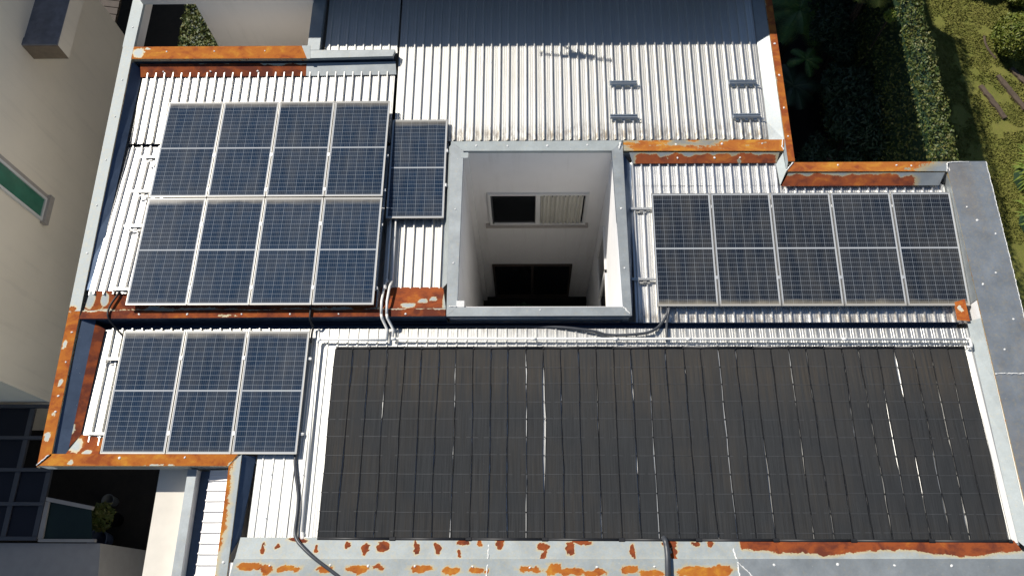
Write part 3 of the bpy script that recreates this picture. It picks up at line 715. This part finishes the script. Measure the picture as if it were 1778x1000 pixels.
for y, nm in ((7.45, 'furthest'), (6.74, 'second furthest'), (6.06, 'second nearest'), (4.88, 'nearest')):
    z = zp(y)-.037; rz = 0
    rail(-6.93, -2.47, y, z, f'aluminium rail sticking out left of the eight upper left panels, {nm} of four', [-6.74, -4.9, -3.2], [(e, zp(y)) for e in edgesA[1:4]], z-.075)
for y, nm in ((3.73, 'far'), (2.51, 'near')):
    rail(-6.93, -3.50, y, .160, f'aluminium rail sticking out left of the lower left trio of panels, {nm} one', [-6.72, -5.1], [(-6.631+1.024*i, .195) for i in (1, 2)], zL(y))
for y, nm in ((6.45, 'far'), (5.16, 'near')):
    zz = .045+.06*(y-4.665)
    rail(1.74, 7.283, y, zz-.037, f'aluminium rail joining the right hand five panels to the shaft side, {nm} one', [1.97, 4.2, 6.2], [(2.135+1.030*i, zz+.010) for i in (1, 2, 3, 4)], zz-.10)
for y, nm in ((7.62, 'far'), (6.92, 'near')):
    rail(-2.40, -1.32, y, .097, f'short aluminium rail poking out right of the lone panel, {nm} one', [-2.1, -1.6], [(-1.452, .13)], .0)
# four empty brackets
for (x, y, nm) in ((1.53, 9.05, 'far left'), (1.51, 8.33, 'near left'), (3.73, 9.05, 'far right'), (3.74, 8.33, 'near right')):
    o = thing('roof_bracket', (x, y, .1), f'short empty grey rail bracket on the big pale roof, {nm} of four', 'bracket', 'empty rail brackets on the big roof')
    z = zU(y)
    b = MB(); b.box(x, x+.50, y-.035, y+.035, z+.036, z+.045); b.box(x, x+.50, y-.035, y-.030, z+.045, z+.095); b.box(x, x+.50, y+.030, y+.035, z+.045, z+.095)
    b.box(x, x+.50, y-.022, y-.035, z+.090, z+.095); b.box(x, x+.50, y+.022, y+.035, z+.090, z+.095)
    b.build('channel', M['bracket'], o)
    for k in range(3):
        MB().box(x+.05+k*.163, x+.11+k*.163, y-.075, y-.036, z+.029, z+.037).build('foot', M['bracket'], o)
    MB().tube([(x+.54, y-.06, z+.03), (x+.54, y-.06, z+.075)], .014, 6).build('bolt', M['bracket'], o)

# ------------------------------------------------------------------ POOL HEATING MATS
X0, X1, YB, YT = -3.14, 7.02, .965, 3.92
NS = 36; SWD = (X1-X0)/NS
zm = lambda y: zL(y)+.016
big = {12: [(1.55, 3.7, .040)], 24: [(.99, 2.55, .022)], 32: [(3.1, 3.9, .034), (1.3, 2.3, .014)], 33: [(1.2, 1.6, .02)], 31: [(1.4, 2.6, .012)], 34: [(1.1, 1.5, .012)]}
def seam_gap(k, y):
    g = .006+max(0, (float(vn(k*3.7+.3, y*2.3))-.44))*.026+max(0, float(vn(k*1.3+9, y*9))-.6)*.030
    if k % 4 == 0: g *= .55
    for (a, b, w) in big.get(k, []):
        if a < y < b: g += w*math.sin(math.pi*(y-a)/(b-a))**.7
    return g
def seam_x(k, y):
    return X0+k*SWD+.026*(float(vn(k*5.1, y*1.1))-.5)+.012*(float(vn(k*2.1+4, y*4))-.5)
ys = [YB+(YT-YB)*i/59 for i in range(60)]
for gidx in range(9):
    k0 = gidx*4
    nm = ['leftmost', 'second from the left', 'third from the left', 'fourth from the left', 'middle', 'fourth from the right', 'third from the right', 'second from the right', 'rightmost'][gidx]
    o = thing('pool_heating_mat', (X0+k0*SWD, YB, 0), f'black pool heating mat, {nm} of nine on the front roof', 'solar heater', 'pool heating mats side by side')
    for k in range(k0, k0+4):
        mb = MB(); th = .007; dz = random.uniform(0, .003)
        for y in ys:
            xl = seam_x(k, y)+(seam_gap(k, y)/2 if k else 0); xr = seam_x(k+1, y)-(seam_gap(k+1, y)/2 if k+1 < NS else 0)
            z = zm(y)+dz+.002*math.sin(y*5+k)
            mb.v += [(xl, y, z), (xr, y, z), (xr-.001, y, z+th), ((xl+xr)/2, y, z+th+.003), (xl+.001, y, z+th)]
        for i in range(len(ys)-1):
            a = i*5; b = a+5
            mb.f += [(a, a+1, b+1, b)[::-1], (a+1, a+2, b+2, b+1)[::-1], (a+2, a+3, b+3, b+2)[::-1], (a+3, a+4, b+4, b+3)[::-1], (a+4, a, b, b+4)[::-1]]
        mb.f += [(0, 1, 2, 3, 4), tuple(295+q for q in (4, 3, 2, 1, 0))]
        st_ = mb.build('tube_strip', M['strip'], o)
        MB().tube([(seam_x(k, y)+(seam_gap(k, y)/2 if k else 0)+.004, y, zm(y)+dz+.008) for y in ys[::3]]+[(seam_x(k, YT), YT, zm(YT)+.008)], .0052, 5).build('edge_tube', M['edge'], st_)
        for j in range(10):
            yk = 1.06+j*.283
            MB().box(seam_x(k, yk)-.006, seam_x(k, yk)+.010, yk-.007, yk+.007, zm(yk)+.006, zm(yk)+.017).build('strap_knot', M['edge'], st_)
    xa, xb = X0+k0*SWD, X0+(k0+4)*SWD
    for y, r in ((YT+.015, .021), (YB-.015, .025)):
        MB().tube([(xa+.01, y, zm(y)+.012), (xb-.01, y, zm(y)+.012)], r, 10).build('header_pipe', M['black'], o, smooth=True)
        for k in range(k0, k0+4):
            if k: MB().tube([(X0+k*SWD, y+.026, zm(y)+.016), (X0+k*SWD, y-.026, zm(y)+.016)], .013, 6).build('pipe_clip', M['black'], o)
    MB().tube([(xb-.045, YB-.015, zm(YB)+.012), (xb+.040, YB-.015, zm(YB)+.012)] if gidx < 8 else [(xb-.02, YB-.015, zm(YB)+.012), (xb+.03, YB-.015, zm(YB)+.012)], .033, 10).build('coupling', M['black'], o)
    for j in range(10):
        y = 1.06+j*.283+.01*math.sin(j*3+gidx)
        s_ = MB()
        for k in range(k0, k0+4):
            s_.box(X0+k*SWD+.012, X0+(k+1)*SWD-.012, y-.003, y+.003, zm(y)+.008, zm(y)+.0125)
        s_.build('strap', M['strap'], o)

# ------------------------------------------------------------------ PIPES AND CABLES
def smooth_path(pts, n=10):
    P = [Vector(p) for p in pts]; out = []
    for i in range(len(P)-1):
        p0 = P[max(i-1, 0)]; p1 = P[i]; p2 = P[i+1]; p3 = P[min(i+2, len(P)-1)]
        for k in range(n):
            t = k/n
            out.append(.5*((2*p1)+(-p0+p2)*t+(2*p0-5*p1+4*p2-p3)*t*t+(-p0+3*p1-3*p2+p3)*t**3))
    out.append(P[-1]); return out
pr = .021
t = thing('water_pipe', (-3.4, 4.05, .05), 'white plastic pipe turning left along the mats to their near left corner', 'pipe')
zt_ = .135
MB().tube([(-2.39, 6.3, .06), (-2.385, 5.12, .06)], pr, 8).build('pipe_run', M['pvc'], t, smooth=True)
MB().tube([(-2.385, 5.12, .06), (-2.40, 4.98, .16), (-2.40, 4.66, .30), (-2.39, 4.44, .30)], pr, 8).build('pipe_run', M['pvc'], t, smooth=True)
MB().tube([(-2.39, 4.44, .30), (-2.38, 4.38, .28), (-2.31, 4.24, .11), (-2.31, 4.05, .135)], pr*1.05, 8).build('pipe_run', M['pvc'], t, smooth=True)
MB().tube([(-2.31, 4.05, zt_), (-3.38, 4.06, zt_)], pr, 8).build('pipe_run', M['pvc'], t, smooth=True)
MB().tube(smooth_path([(-3.38, 4.06, zt_), (-3.42, 4.05, zt_), (-3.43, 4.0, zt_)], 4), pr*1.25, 8).build('elbow', M['pvc'], t, smooth=True)
MB().tube([(-3.43, 4.0, zt_), (-3.37, 1.02, .15)], pr, 8).build('pipe_run', M['pvc'], t, smooth=True)
MB().tube([(-3.37, 1.04, .15), (-3.365, .955, .15), (-3.34, .95, .15)], pr*1.3, 8).build('elbow', M['pvc'], t, smooth=True)
MB().tube([(-3.34, .95, .145), (-3.16, .95, .13)], pr*1.2, 8).build('pipe_run', M['pvc'], t, smooth=True)
for yy in (5.12, 4.95): MB().tube([(-2.385, yy-.03, .06 if yy > 5 else .2), (-2.385, yy+.03, .06 if yy > 5 else .2)], pr*1.5, 8).build('joint', M['pvc'], t)
t = thing('water_pipe', (-2.2, 4.05, .05), 'long white plastic pipe running right along the far ends of the mats', 'pipe')
MB().tube([(-2.30, 6.3, .06), (-2.295, 5.12, .06)], pr, 8).build('pipe_run', M['pvc'], t, smooth=True)
MB().tube([(-2.295, 5.12, .06), (-2.31, 4.98, .16), (-2.31, 4.66, .30), (-2.30, 4.44, .30)], pr, 8).build('pipe_run', M['pvc'], t, smooth=True)
MB().tube([(-2.30, 4.44, .30), (-2.29, 4.38, .28), (-2.21, 4.24, .11), (-2.21, 4.08, .135)], pr*1.05, 8).build('pipe_run', M['pvc'], t, smooth=True)
MB().tube([(-2.21, 4.075, zt_), (7.08, 4.055, zt_)], pr, 8).build('pipe_run', M['pvc'], t, smooth=True)
for x in (-2.19, .1, 1.43, 2.6, 5.1): MB().tube([(x-.04, 4.068-.002*x, zt_), (x+.04, 4.068-.002*x, zt_)], pr*1.35, 8).build('joint', M['pvc'], t, smooth=True)
MB().tube(smooth_path([(7.04, 4.056, zt_), (7.09, 4.05, zt_), (7.10, 3.99, zt_)], 4), pr*1.3, 8).build('elbow', M['pvc'], t, smooth=True)
MB().tube([(7.10, 4.0, zt_), (7.10, 3.93, zt_), (7.03, 3.92, zt_)], pr*1.2, 8).build('pipe_run', M['pvc'], t, smooth=True)
def cable(name, pts, r, label, m='black', cat='cable'):
    o = MB().tube(smooth_path(pts), r, 8).build(name, M[m], smooth=True, origin=pts[0]); return tag(o, label, cat)
cable('electric_cable', [(-6.50, 4.93, .33), (-6.72, 4.89, .32), (-6.80, 4.76, .31), (-6.90, 4.56, .285), (-6.89, 4.40, .27), (-6.78, 4.24, .14), (-6.66, 4.10, .10), (-6.60, 3.85, .09), (-6.57, 3.72, .12)], .017, 'black cable bundle dropping over the rusty divider at the far left')
cable('electric_cable', [(-3.56, 4.66, .31), (-3.56, 4.52, .285), (-3.56, 4.38, .26), (-3.54, 4.28, .12), (-3.54, 4.18, .13), (-3.54, 4.0, .14)], .018, 'short black cable hanging over the rusty divider in front of the eight panels')
cable('electric_cable', [(2.33, 4.75, -.03), (2.32, 4.60, .02), (2.24, 4.42, .04), (2.08, 4.24, .12), (1.85, 4.16, .12), (1.35, 4.14, .11), (1.05, 4.21, .11), (.6, 4.28, .08), (.1, 4.31, .03), (-.5, 4.32, 0), (-1.3, 4.32, -.02), (-2.1, 4.32, -.04)], .024, 'thick black cable looping from the right panels along the gutter', 'conduit')
cable('electric_cable', [(2.34, 4.78, -.03), (2.34, 4.62, .03), (2.30, 4.45, .03), (2.26, 4.25, .11), (2.25, 4.04, .10)], .020, 'shorter black cable dropping straight from the right panels to the white pipe', 'conduit')
cable('flexible_conduit', [(-3.60, 2.35, .10), (-3.60, 2.12, .12), (-3.55, 1.85, .13), (-3.49, 1.60, .14), (-3.47, 1.35, .15), (-3.47, 1.05, .17), (-3.42, .93, .21), (-3.32, .83, .25), (-3.13, .68, .285), (-2.80, .46, .285), (-2.5, .25, .28)], .027, 'dark corrugated conduit crossing the front flashing by the lower left panels', 'conduit', 'conduit')
cable('flexible_conduit', [(1.99, .98, .17), (2.0, .93, .24), (2.01, .84, .26), (2.01, .72, .29), (2.0, .55, .30), (1.99, .28, .29)], .042, 'short wide dark conduit over the middle of the front flashing', 'conduit', 'conduit')

# ------------------------------------------------------------------ ANNEX ROOF at the lower left
A = thing('annex', (-5.2, .8, G), 'low side annex with cream slab, grey capped wall and small ribbed roof', 'annex')
MB().box(-5.85, -5.352, -1.5, 2.6, -.5, -.25).build('slab', M['slab'], A)
MB().box(-5.85, -5.352, -1.5, 2.6, G, -.502).build('wall', M['white_wall'], A)
MB().box(-5.265, -5.145, -1.5, 1.98, -.55, .045).build('wall', M['white_wall'], A)
flash('cap', (-5.275, -1.5, .05), (-5.275, 1.98, .05), (-5.135, 1.98, .05), (-5.135, -1.5, .05), M['galv'], A)
MB().box(-5.143, -4.90, -1.5, 1.98, -.16, -.15).build('gutter', M['galv_shade'], A)
corr('roof_sheet', -4.97, -4.55, -1.5, -.07, 1.98, -.02, M['sheet_annex'], A, .155, .034, 'x')
MB().box(-4.93, -4.55, -1.5, 1.98, G, -.20).build('wall', M['white_wall'], A)

# ------------------------------------------------------------------ NEIGHBOURING HOUSE on the left
NB = thing('neighbour_house', (-13, 8.7, G), 'tall beige plastered neighbouring house wall along the left edge', 'house')
XW = -10.2
nw = MB().box(-16, XW, 4.03, 13.41, G, 1.3).build('wall', M['beige_wall'], NB)
MB().box(-16.1, XW+.06, 3.95, 13.5, 1.3, 1.4).build('roof', M['galv'], NB)
# narrow green window, its lower end in view
wy0, wy1, wz0, wz1 = 7.47, 7.99, -2.28, -.35
b = MB(); t_ = .055
b.box(XW+.002, XW+.05, wy0, wy1, wz0, wz0+t_); b.box(XW+.002, XW+.05, wy0, wy1, wz1-t_, wz1)
b.box(XW+.002, XW+.048, wy0, wy0+t_, wz0+t_, wz1-t_); b.box(XW+.002, XW+.048, wy1-t_, wy1, wz0+t_, wz1-t_)
gw = b.build('window', M['frame_white'], nw, label='narrow upright window with green glass')
MB().box(XW+.003, XW+.02, wy0+t_, wy1-t_, wz0+t_, wz1-t_).build('pane', M['glass_green'], gw)
MB().box(XW+.002, XW+.10, wy0-.04, wy1+.09, wz0-.15, wz0-.005).build('sill', M['stone'], gw)
MB().box(XW+.001, XW+.03, wy1+.002, wy1+.09, wz0, wz1).build('reveal', M['stone'], gw)
# planter-like concrete box on the wall
pb_ = MB().box(XW, -9.47, 10.49, 16, -.86, -.45).build('window_box', M['beige_wall'], nw, label='concrete box jutting from the wall')
MB().box(XW-.0, -9.475, 10.66, 16, -.448, -.44).build('top_slab', M['concrete'], pb_)
MB().box(XW+.002, -9.472, 10.485, 10.66, -.448, -.415).build('rim', M['concrete'], pb_)
MB().box(XW+.002, -9.472, 10.478, 10.488, -.86, -.45).build('end_face', M['concrete_brown'], pb_)
MB().box(XW+.001, XW+.16, 8.9, 9.05, 0.12, .2).build('wall_spout', M['frame_white'], nw)
# dark shed roof beyond
SR = thing('shed_roof', (-11, 16, G), 'dark brown boarded lean-to roof between the beige wall and the pale parapet', 'roof')
MB().prism([(-15, 13.3), (-11.6, 13.3), (-11.6, 20.0), (-15, 20.3)], [-5.06, -5.41, -5.41, -5.06], [-5.01, -5.36, -5.36, -5.01]).build('shade_sheet', M['deck'], SR)  # added sheet, keeps sun stripes off the ground below the boards
for i in range(26):
    y = 13.6+i*.24
    MB().prism([(-15, y), (-11.6, y-.25), (-11.6, y-.05), (-15, y+.2)], [-5.0, -5.35, -5.35, -5.0], [-4.97, -5.32, -5.30, -4.95]).build('board', M['deck'], SR)
# lower veranda: glazed canopy
VC = thing('glass_canopy', (-10.5, 2.6, -4.2), 'shaded glass canopy on grey bars below the beige wall at the lower left', 'canopy')
cz = -3.98
for y in (3.93, 3.26, 2.60, 1.92, 1.25): MB().box(-16, -9.80-(.35 if y > 2.7 else 0), y-.035, y+.035, cz-.03, cz+.05).build('bar', M['frame_grey'], VC)
for x in (-14.2, -13.2, -12.3, -11.35, -10.50, -9.86): MB().box(x-.05, x+.05, 1.29 if x < -10 else 1.29, 3.89 if x < -10 else 2.56, cz-.05, cz+.02).build('bar', M['frame_grey'], VC)
for (y0, y1) in ((1.29, 1.88), (1.96, 2.56), (2.64, 3.22), (3.30, 3.89)):
    for (x0, x1) in ((-14.15, -13.25), (-13.15, -12.35), (-12.25, -11.4), (-11.3, -10.55), (-10.45, -9.91)):
        if x0 > -11 and y0 > 2.6: continue
        MB().box(x0, x1, y0, y1, cz-.02, cz-.012).build('pane', M['glass_shaded'], VC)
GD = thing('glass_screen', (-9.3, 1.6, -4), 'dull green glass screen in a pale frame beside the shaded canopy', 'screen')
q = [(-9.74, 1.19), (-8.66, 1.19), (-8.81, 1.87), (-9.79, 2.06)]
MB().prism([(-9.72, 1.25), (-8.72, 1.25), (-8.85, 1.82), (-9.73, 1.98)], -4.03, -4.02).build('pane', M['glass_sea'], GD)
fq = MB(); fq.prism([(-9.78, 1.19), (-8.64, 1.19), (-8.64, 1.245), (-9.78, 1.245)], -4.06, -3.97)
fq.prism([(-9.80, 2.06), (-9.80, 1.98), (-8.83, 1.81), (-8.81, 1.88)], -4.06, -3.97); fq.prism([(-9.80, 1.25), (-9.70, 1.25), (-9.72, 1.96), (-9.80, 1.97)], -4.06, -3.97)
fq.build('frame', M['terrace'], GD)
GW = MB().prism([(-16, .0), (-8.4, .0), (-8.55, 1.17), (-16, 1.17)], G, -4.05).build('terrace_wall', M['terrace'], origin=(-12, .6, G))
tag(GW, 'broad grey terrace wall at the bottom left corner', 'wall')
# clutter in the side yard
def bucket(x, y, z, r, h, m, label, cat, name='bucket'):
    o = MB().lathe((x, y, z), [(r*.75, 0), (r*.82, h*.3), (r, h), (r*1.08, h*1.02), (r*.92, h*1.0), (r*.7, .05)], 18).build(name, M[m], smooth=True, origin=(x, y, z)); return tag(o, label, cat)
def at(u, v, z):
    d = fwd*1382.5+right*(u-889)-up*(v-500); t = (z-12.45)/d.z; return (d.x*t, d.y*t)
x, y = at(163, 935, -6.3); bucket(x, y, G, .22, .45, 'blue_plastic', 'pale blue plastic tub in the dark side yard', 'tub', 'plastic_tub')
x, y = at(178, 866, -6.3); bucket(x, y, G, .14, .35, 'white_plastic', 'small white bucket behind the yellowish pot plant', 'bucket')

# ------------------------------------------------------------------ PLANTS
def leaves(points, normals, size, jitter=.7, aspect=1.8, seed=1, curl=.25):
    """many small pointed leaves as one mesh; points, normals: (n,3) arrays"""
    r = np.random.default_rng(seed); n = len(points)
    nn = normals+r.normal(0, jitter, (n, 3)); nn /= np.linalg.norm(nn, axis=1)[:, None]
    a = r.normal(0, 1, (n, 3)); a -= nn*(a*nn).sum(1)[:, None]; a /= np.linalg.norm(a, axis=1)[:, None]
    b = np.cross(nn, a); s = size*r.uniform(.6, 1.3, n)[:, None]
    p0 = points-a*s*.5*aspect; p1 = points+b*s*.5; p2 = points+a*s*.5*aspect-nn*s*curl; p3 = points-b*s*.5
    mb = MB(); V = np.stack([p0, p1, p2, p3], 1).reshape(-1, 3); mb.v = [tuple(v) for v in V]
    mb.f = [(4*i, 4*i+1, 4*i+2, 4*i+3) for i in range(n)]
    return mb
def hedge(x0, x1, y0, y1, z0, z1, n, size, m, label, seed, wob=.12):
    o = thing('hedge', ((x0+x1)/2, (y0+y1)/2, z0), label, 'hedge')
    MB().box(x0+.12, x1-.12, y0+.12, y1-.12, z0, z1-.15).build('core', M['dark_leaf'], o)
    r = np.random.default_rng(seed)
    w, l, h = x1-x0, y1-y0, z1-z0; areas = np.array([w*l*1.6, l*h*.55, l*h*.7, w*h*.8]); k = r.choice(4, n, p=areas/areas.sum())
    u, v = r.random(n), r.random(n); v = 1-(v**1.0)
    P = np.zeros((n, 3)); Nn = np.zeros((n, 3))
    X = x0+w*u; Y = y0+l*u
    for i in range(4):
        q = k == i
        if i == 0: P[q] = np.c_[x0+w*u[q], y0+l*v[q], np.full(q.sum(), z1)]; Nn[q] = (0, 0, 1)
        if i == 1: P[q] = np.c_[np.full(q.sum(), x0), y0+l*u[q], z0+h*v[q]]; Nn[q] = (-1, 0, .3)
        if i == 2: P[q] = np.c_[np.full(q.sum(), x1), y0+l*u[q], z0+h*v[q]]; Nn[q] = (1, 0, .3)
        if i == 3: P[q] = np.c_[x0+w*u[q], np.full(q.sum(), y0), z0+h*v[q]]; Nn[q] = (0, -1, .3)
    bump = (fbm(P[:, 0]*2.1+P[:, 2]*1.7, P[:, 1]*2.1+P[:, 2])-.5)*wob*2.5
    P += Nn*(bump+r.normal(-.02, .045, n))[:, None]
    leaves(P, Nn, size, .75, 1.6, seed).build('foliage', m, o)
    return o
hedge(8.34, 8.88, 8.63, 19, G, -1.9, 42000, .042, M['hedge'], 'long tall clipped hedge lit by the sun on the right side', 3)
hedge(-9.50, -8.3, 13.6, 17.0, G, -5.0, 9000, .055, M['hedge'], 'small hedge glimpsed through the opening behind the rusty cap', 4)

def sphere_pts(c, r3, n, rr, lo=-.35):
    d = rr.normal(0, 1, (n*2, 3)); d /= np.linalg.norm(d, axis=1)[:, None]; d = d[d[:, 2] > lo][:n]
    return c+d*r3, d
def topiary(name, c, r3, n, size, m, label, seed, cat='bush'):
    o = thing(name, (c[0], c[1], G), label, cat); rr = np.random.default_rng(seed)
    P, D = sphere_pts(np.array(c), np.array(r3), n, rr)
    P = P+D*((fbm(P[:, 0]*4+P[:, 2]*3, P[:, 1]*4)-.5)*.18+rr.normal(0, .03, len(P)))[:, None]
    # furrows as in a clipped cypress ball
    leaves(P, D, size, .8, 2.0, seed).build('foliage', m, o)
    mb = MB().lathe((c[0], c[1], c[2]), [(r3[0]*.93*math.cos(a), r3[2]*.93*math.sin(a)) for a in [-.5+i*.2 for i in range(11)]], 20)
    mb.build('core', M['dark_leaf'], o)
    MB().tube([(c[0], c[1], G), (c[0], c[1], c[2]-.1)], .07, 8).build('stem', M['bark'], o)
    return o
topiary('round_bush', (14.12, 15.30, G+.55), (.66, .66, .52), 11000, .05, M['bush'], 'round clipped bush with a curved edging at the right edge of the lawn', 8)
topiary('round_bush', (14.75, 17.1, G+.5), (.55, .55, .45), 6000, .05, M['bush'], 'darker round bush in the top right corner', 9)
topiary('round_bush', (13.0, 18.55, G+.9), (.8, .8, .8), 6000, .06, M['bush'], 'round bush just past the top edge, casting a shadow on the lawn', 10)
o = MB().tube(smooth_path([(13.50, 15.75, G+.04), (13.46, 15.5, G+.06), (13.52, 15.2, G+.06), (13.66, 14.95, G+.03)], 6), .03, 6).build('edging_log', M['wood'], origin=(12.8, 14.5, G)); tag(o, 'curved grey edging at the left foot of the round bush', 'edging')
# timber sleepers in the grass
for (a, b, lab) in (((13.02, 14.01), (13.47, 12.90), 'nearest weathered sleeper half in the hedge shadow on the lawn'), ((13.58, 14.35), (14.09, 13.20), 'middle weathered sleeper in the lawn, the longest'), ((14.02, 14.60), (14.5, 13.75), 'furthest weathered sleeper at the right edge of the lawn')):
    d = Vector((b[0]-a[0], b[1]-a[1])); L = d.length; d /= L; pr_ = Vector((-d.y, d.x))*.075
    P = []; Q = []
    for i in range(13):
        f = i/12; c = Vector(a)+d*L*f; w_ = random.uniform(.7, 1.15)*(.8 if i in (0, 12) else 1)
        P.append(tuple(c+pr_*w_)); Q.append(tuple(c-pr_*random.uniform(.7, 1.15)))
    o = MB().prism(P+Q[::-1], G-.05, G+.07).build('timber_sleeper', M['wood'], origin=(a[0], a[1], G)); tag(o, lab, 'sleeper', 'timber sleepers in the lawn')
# grass tufts over the visible lawn, one uncountable mass
rr = np.random.default_rng(5); n = 60000
P = np.c_[rr.uniform(11.4, 16.5, n), rr.uniform(9, 20, n), np.full(n, G+.02)]
keep = fbm(P[:, 0]*2.2, P[:, 1]*2.2) > .38; P = P[keep]
g = leaves(P, np.tile((0, 0, 1.), (len(P), 1)), .03, 1.2, 2.4, 6)
tag(g.build('grass', M['lawn'], origin=(13, 14, G)), 'short yellow green grass growing beyond the tall hedge', 'grass', kind='stuff')

# dark feathery tree in the shade of the house
def feathery(c, r3, label, seed, m='dark_leaf'):
    o = thing('garden_tree', (c[0], c[1], G), label, 'tree'); rr = np.random.default_rng(seed)
    tr = MB().tube([(c[0], c[1], G), (c[0]+.05, c[1], (G+c[2])/2), (c[0], c[1], c[2])], [.12, .09, .05], 8)
    for i in range(9):
        a = i*2.4; tr.tube([(c[0], c[1], c[2]-r3[2]*.6+i*.1), (c[0]+r3[0]*.7*math.cos(a), c[1]+r3[1]*.7*math.sin(a), c[2]-.1+i*.06)], [.05, .015], 5)
    tr.build('trunk', M['bark'], o)
    Ps = []; Ds = []
    for i in range(48):
        d = rr.normal(0, 1, 3); d /= np.linalg.norm(d); d[2] = abs(d[2])*.8
        cc_ = np.array(c)+d*np.array(r3)*rr.uniform(.3, 1.0)
        p, q = sphere_pts(cc_, np.array(r3)*rr.uniform(.16, .30), 260, rr, -.8); p += rr.normal(0, .04, p.shape); Ps.append(p); Ds.append(q)
    leaves(np.vstack(Ps), np.vstack(Ds), .05, .7, 3.0, seed).build('crown', M[m], o)
feathery((8.2, 11.3, -4.4), (.95, 1.5, .9), 'dark feathery tree standing in the house shadow between roof and hedge', 21)
feathery((7.3, 10.2, -5.0), (.7, .8, .6), 'low dark shrub at the foot of the feathery tree, nearer the house', 22)
feathery((8.0, 13.9, -4.3), (.8, .9, .8), 'dark tree behind the feathery one, below the palm fronds', 23)
def palm(c, n, L, label, m, seed, name='palm', trunk=True, cat='palm', droop=.5, wid=.32):
    o = thing(name, (c[0], c[1], G), label, cat); rs = random.Random(seed)
    if trunk: MB().tube([(c[0], c[1], G), (c[0]+.06, c[1]-.04, (G+c[2])/2), (c[0], c[1], c[2])], [.13, .10, .09], 10).build('trunk', M['bark'], o)
    for i in range(n):
        a = i*2.399+rs.uniform(-.2, .2); el = rs.uniform(.2, .9); l = L*rs.uniform(.8, 1.1)
        mb = MB(); pts = []
        for k in range(15):
            f = k/14; h = math.sin(el)*f*l*.8-droop*f*f*l
            pts.append(Vector((c[0]+math.cos(a)*l*f*math.cos(el*.6), c[1]+math.sin(a)*l*f*math.cos(el*.6), c[2]+h)))
        mb.tube(pts, [.014*(1-k/16) for k in range(15)], 4)
        side = Vector((-math.sin(a), math.cos(a), 0))
        for k in range(2, 29):
            f = k/2; i0 = min(int(f), 13); p = pts[i0].lerp(pts[i0+1], f-i0); d = (pts[i0+1]-pts[i0]).normalized()
            w_ = wid*l*math.sin(math.pi*min(1, (k+1)/30))**.6
            for sg in (-1, 1):
                tip = p+side*sg*w_+d*w_*.75+Vector((0, 0, -.25*w_)); bw_ = d*.020*l
                mb.add([p-bw_, p+bw_, tip], [(0, 1, 2)])
        mb.build('frond', M[m], o)
    return o
palm((7.3, 14.9, -4.7), 11, 1.0, 'green garden palm at the top edge left of the hedge', 'palm', 31)
palm((8.15, 13.85, -2.2), 8, .95, 'palm with yellowing fronds hanging beside the far end of the hedge', 'yellow_leaf', 32)
palm((7.2, 13.2, -4.6), 7, .45, 'small pale fern among the dark shrubs', 'palm', 33, 'fern', False, 'fern')
palm((6.9, 12.6, -4.9), 8, .75, 'dark fern deep in the shade by the house', 'dark_leaf', 34, 'fern', False, 'fern')
o = thing('garden_shrub', (8.75, 13.3, G), 'small bright yellow green shrub tip against the hedge side', 'shrub')
P, D = sphere_pts(np.array((8.16, 12.4, -2.05)), np.array((.13, .13, .1)), 160, np.random.default_rng(3)); leaves(P, D, .06, .6, 1.6, 3).build('foliage', M['lime_leaf'], o)
MB().tube([(8.75, 13.3, G), (8.16, 12.4, -2.1)], .02, 6).build('stem', M['bark'], o)
# arching lime green plants beside the east parapet
for (cx, cy, s, lab) in ((13.75, 10.9, 1.0, 'lime green arching plant at the right edge beyond the east parapet, the farther one'), (13.55, 9.6, .9, 'lime green arching plant at the right edge beyond the east parapet, the nearer one')):
    o = thing('arching_plant', (cx, cy, G), lab, 'plant'); rs = random.Random(int(cx*100))
    MB().lathe((cx, cy, G), [(.5*s, 0), (.42*s, .4), (.2*s, .75)], 10).build('core', M['dark_leaf'], o)
    for b_ in range(3):
        mb = MB()
        for i in range(70):
            a = rs.uniform(0, 6.28); r0 = rs.uniform(0, .55)*s; l = rs.uniform(.3, .55)*s; base = Vector((cx+math.cos(a)*r0, cy+math.sin(a)*r0, G+.85*s-r0*.5))
            d = Vector((math.cos(a+rs.uniform(-.6, .6)), math.sin(a+rs.uniform(-.6, .6)), .35)); sd_ = Vector((-d.y, d.x, 0)).normalized()*.03
            p1 = base+d*l*.5; p2 = base+d*l+Vector((0, 0, -.3*l))
            mb.add([base-sd_*.6, base+sd_*.6, p1+sd_, p1-sd_, p2], [(0, 1, 2, 3), (3, 2, 4)])
        mb.build('leaf_spray', M['lime_leaf'], o)
# plants in the shaft and the side yard
for i, (x, y, lab) in enumerate(((-.1, 6.5, 'dim bushy plant on the floor of the light shaft, left one'), (.7, 6.2, 'dim bushy plant on the floor of the light shaft, right one'))):
    o = thing('shaft_plant', (x, y, G), lab, 'plant'); P, D = sphere_pts(np.array((x, y, G+.7)), np.array((.5, .5, .6)), 900, np.random.default_rng(40+i)); leaves(P, D, .09, .7, 2, 41+i).build('foliage', M['dark_leaf'], o)
    MB().tube([(x, y, G), (x, y, G+.6)], .03, 6).build('stem', M['bark'], o)
x, y = at(172, 896, -6.0)
o = thing('pot_plant', (x, y, G), 'yellowish pot plant in the dark side yard by the green glass', 'plant')
MB().lathe((x, y, G), [(.14, 0), (.2, .35), (.21, .38)], 14).build('pot', M['pot'], o)
P, D = sphere_pts(np.array((x, y, G+.75)), np.array((.2, .3, .35)), 260, np.random.default_rng(55)); leaves(P, D, .08, .7, 2.2, 56).build('foliage', M['hedge'], o)
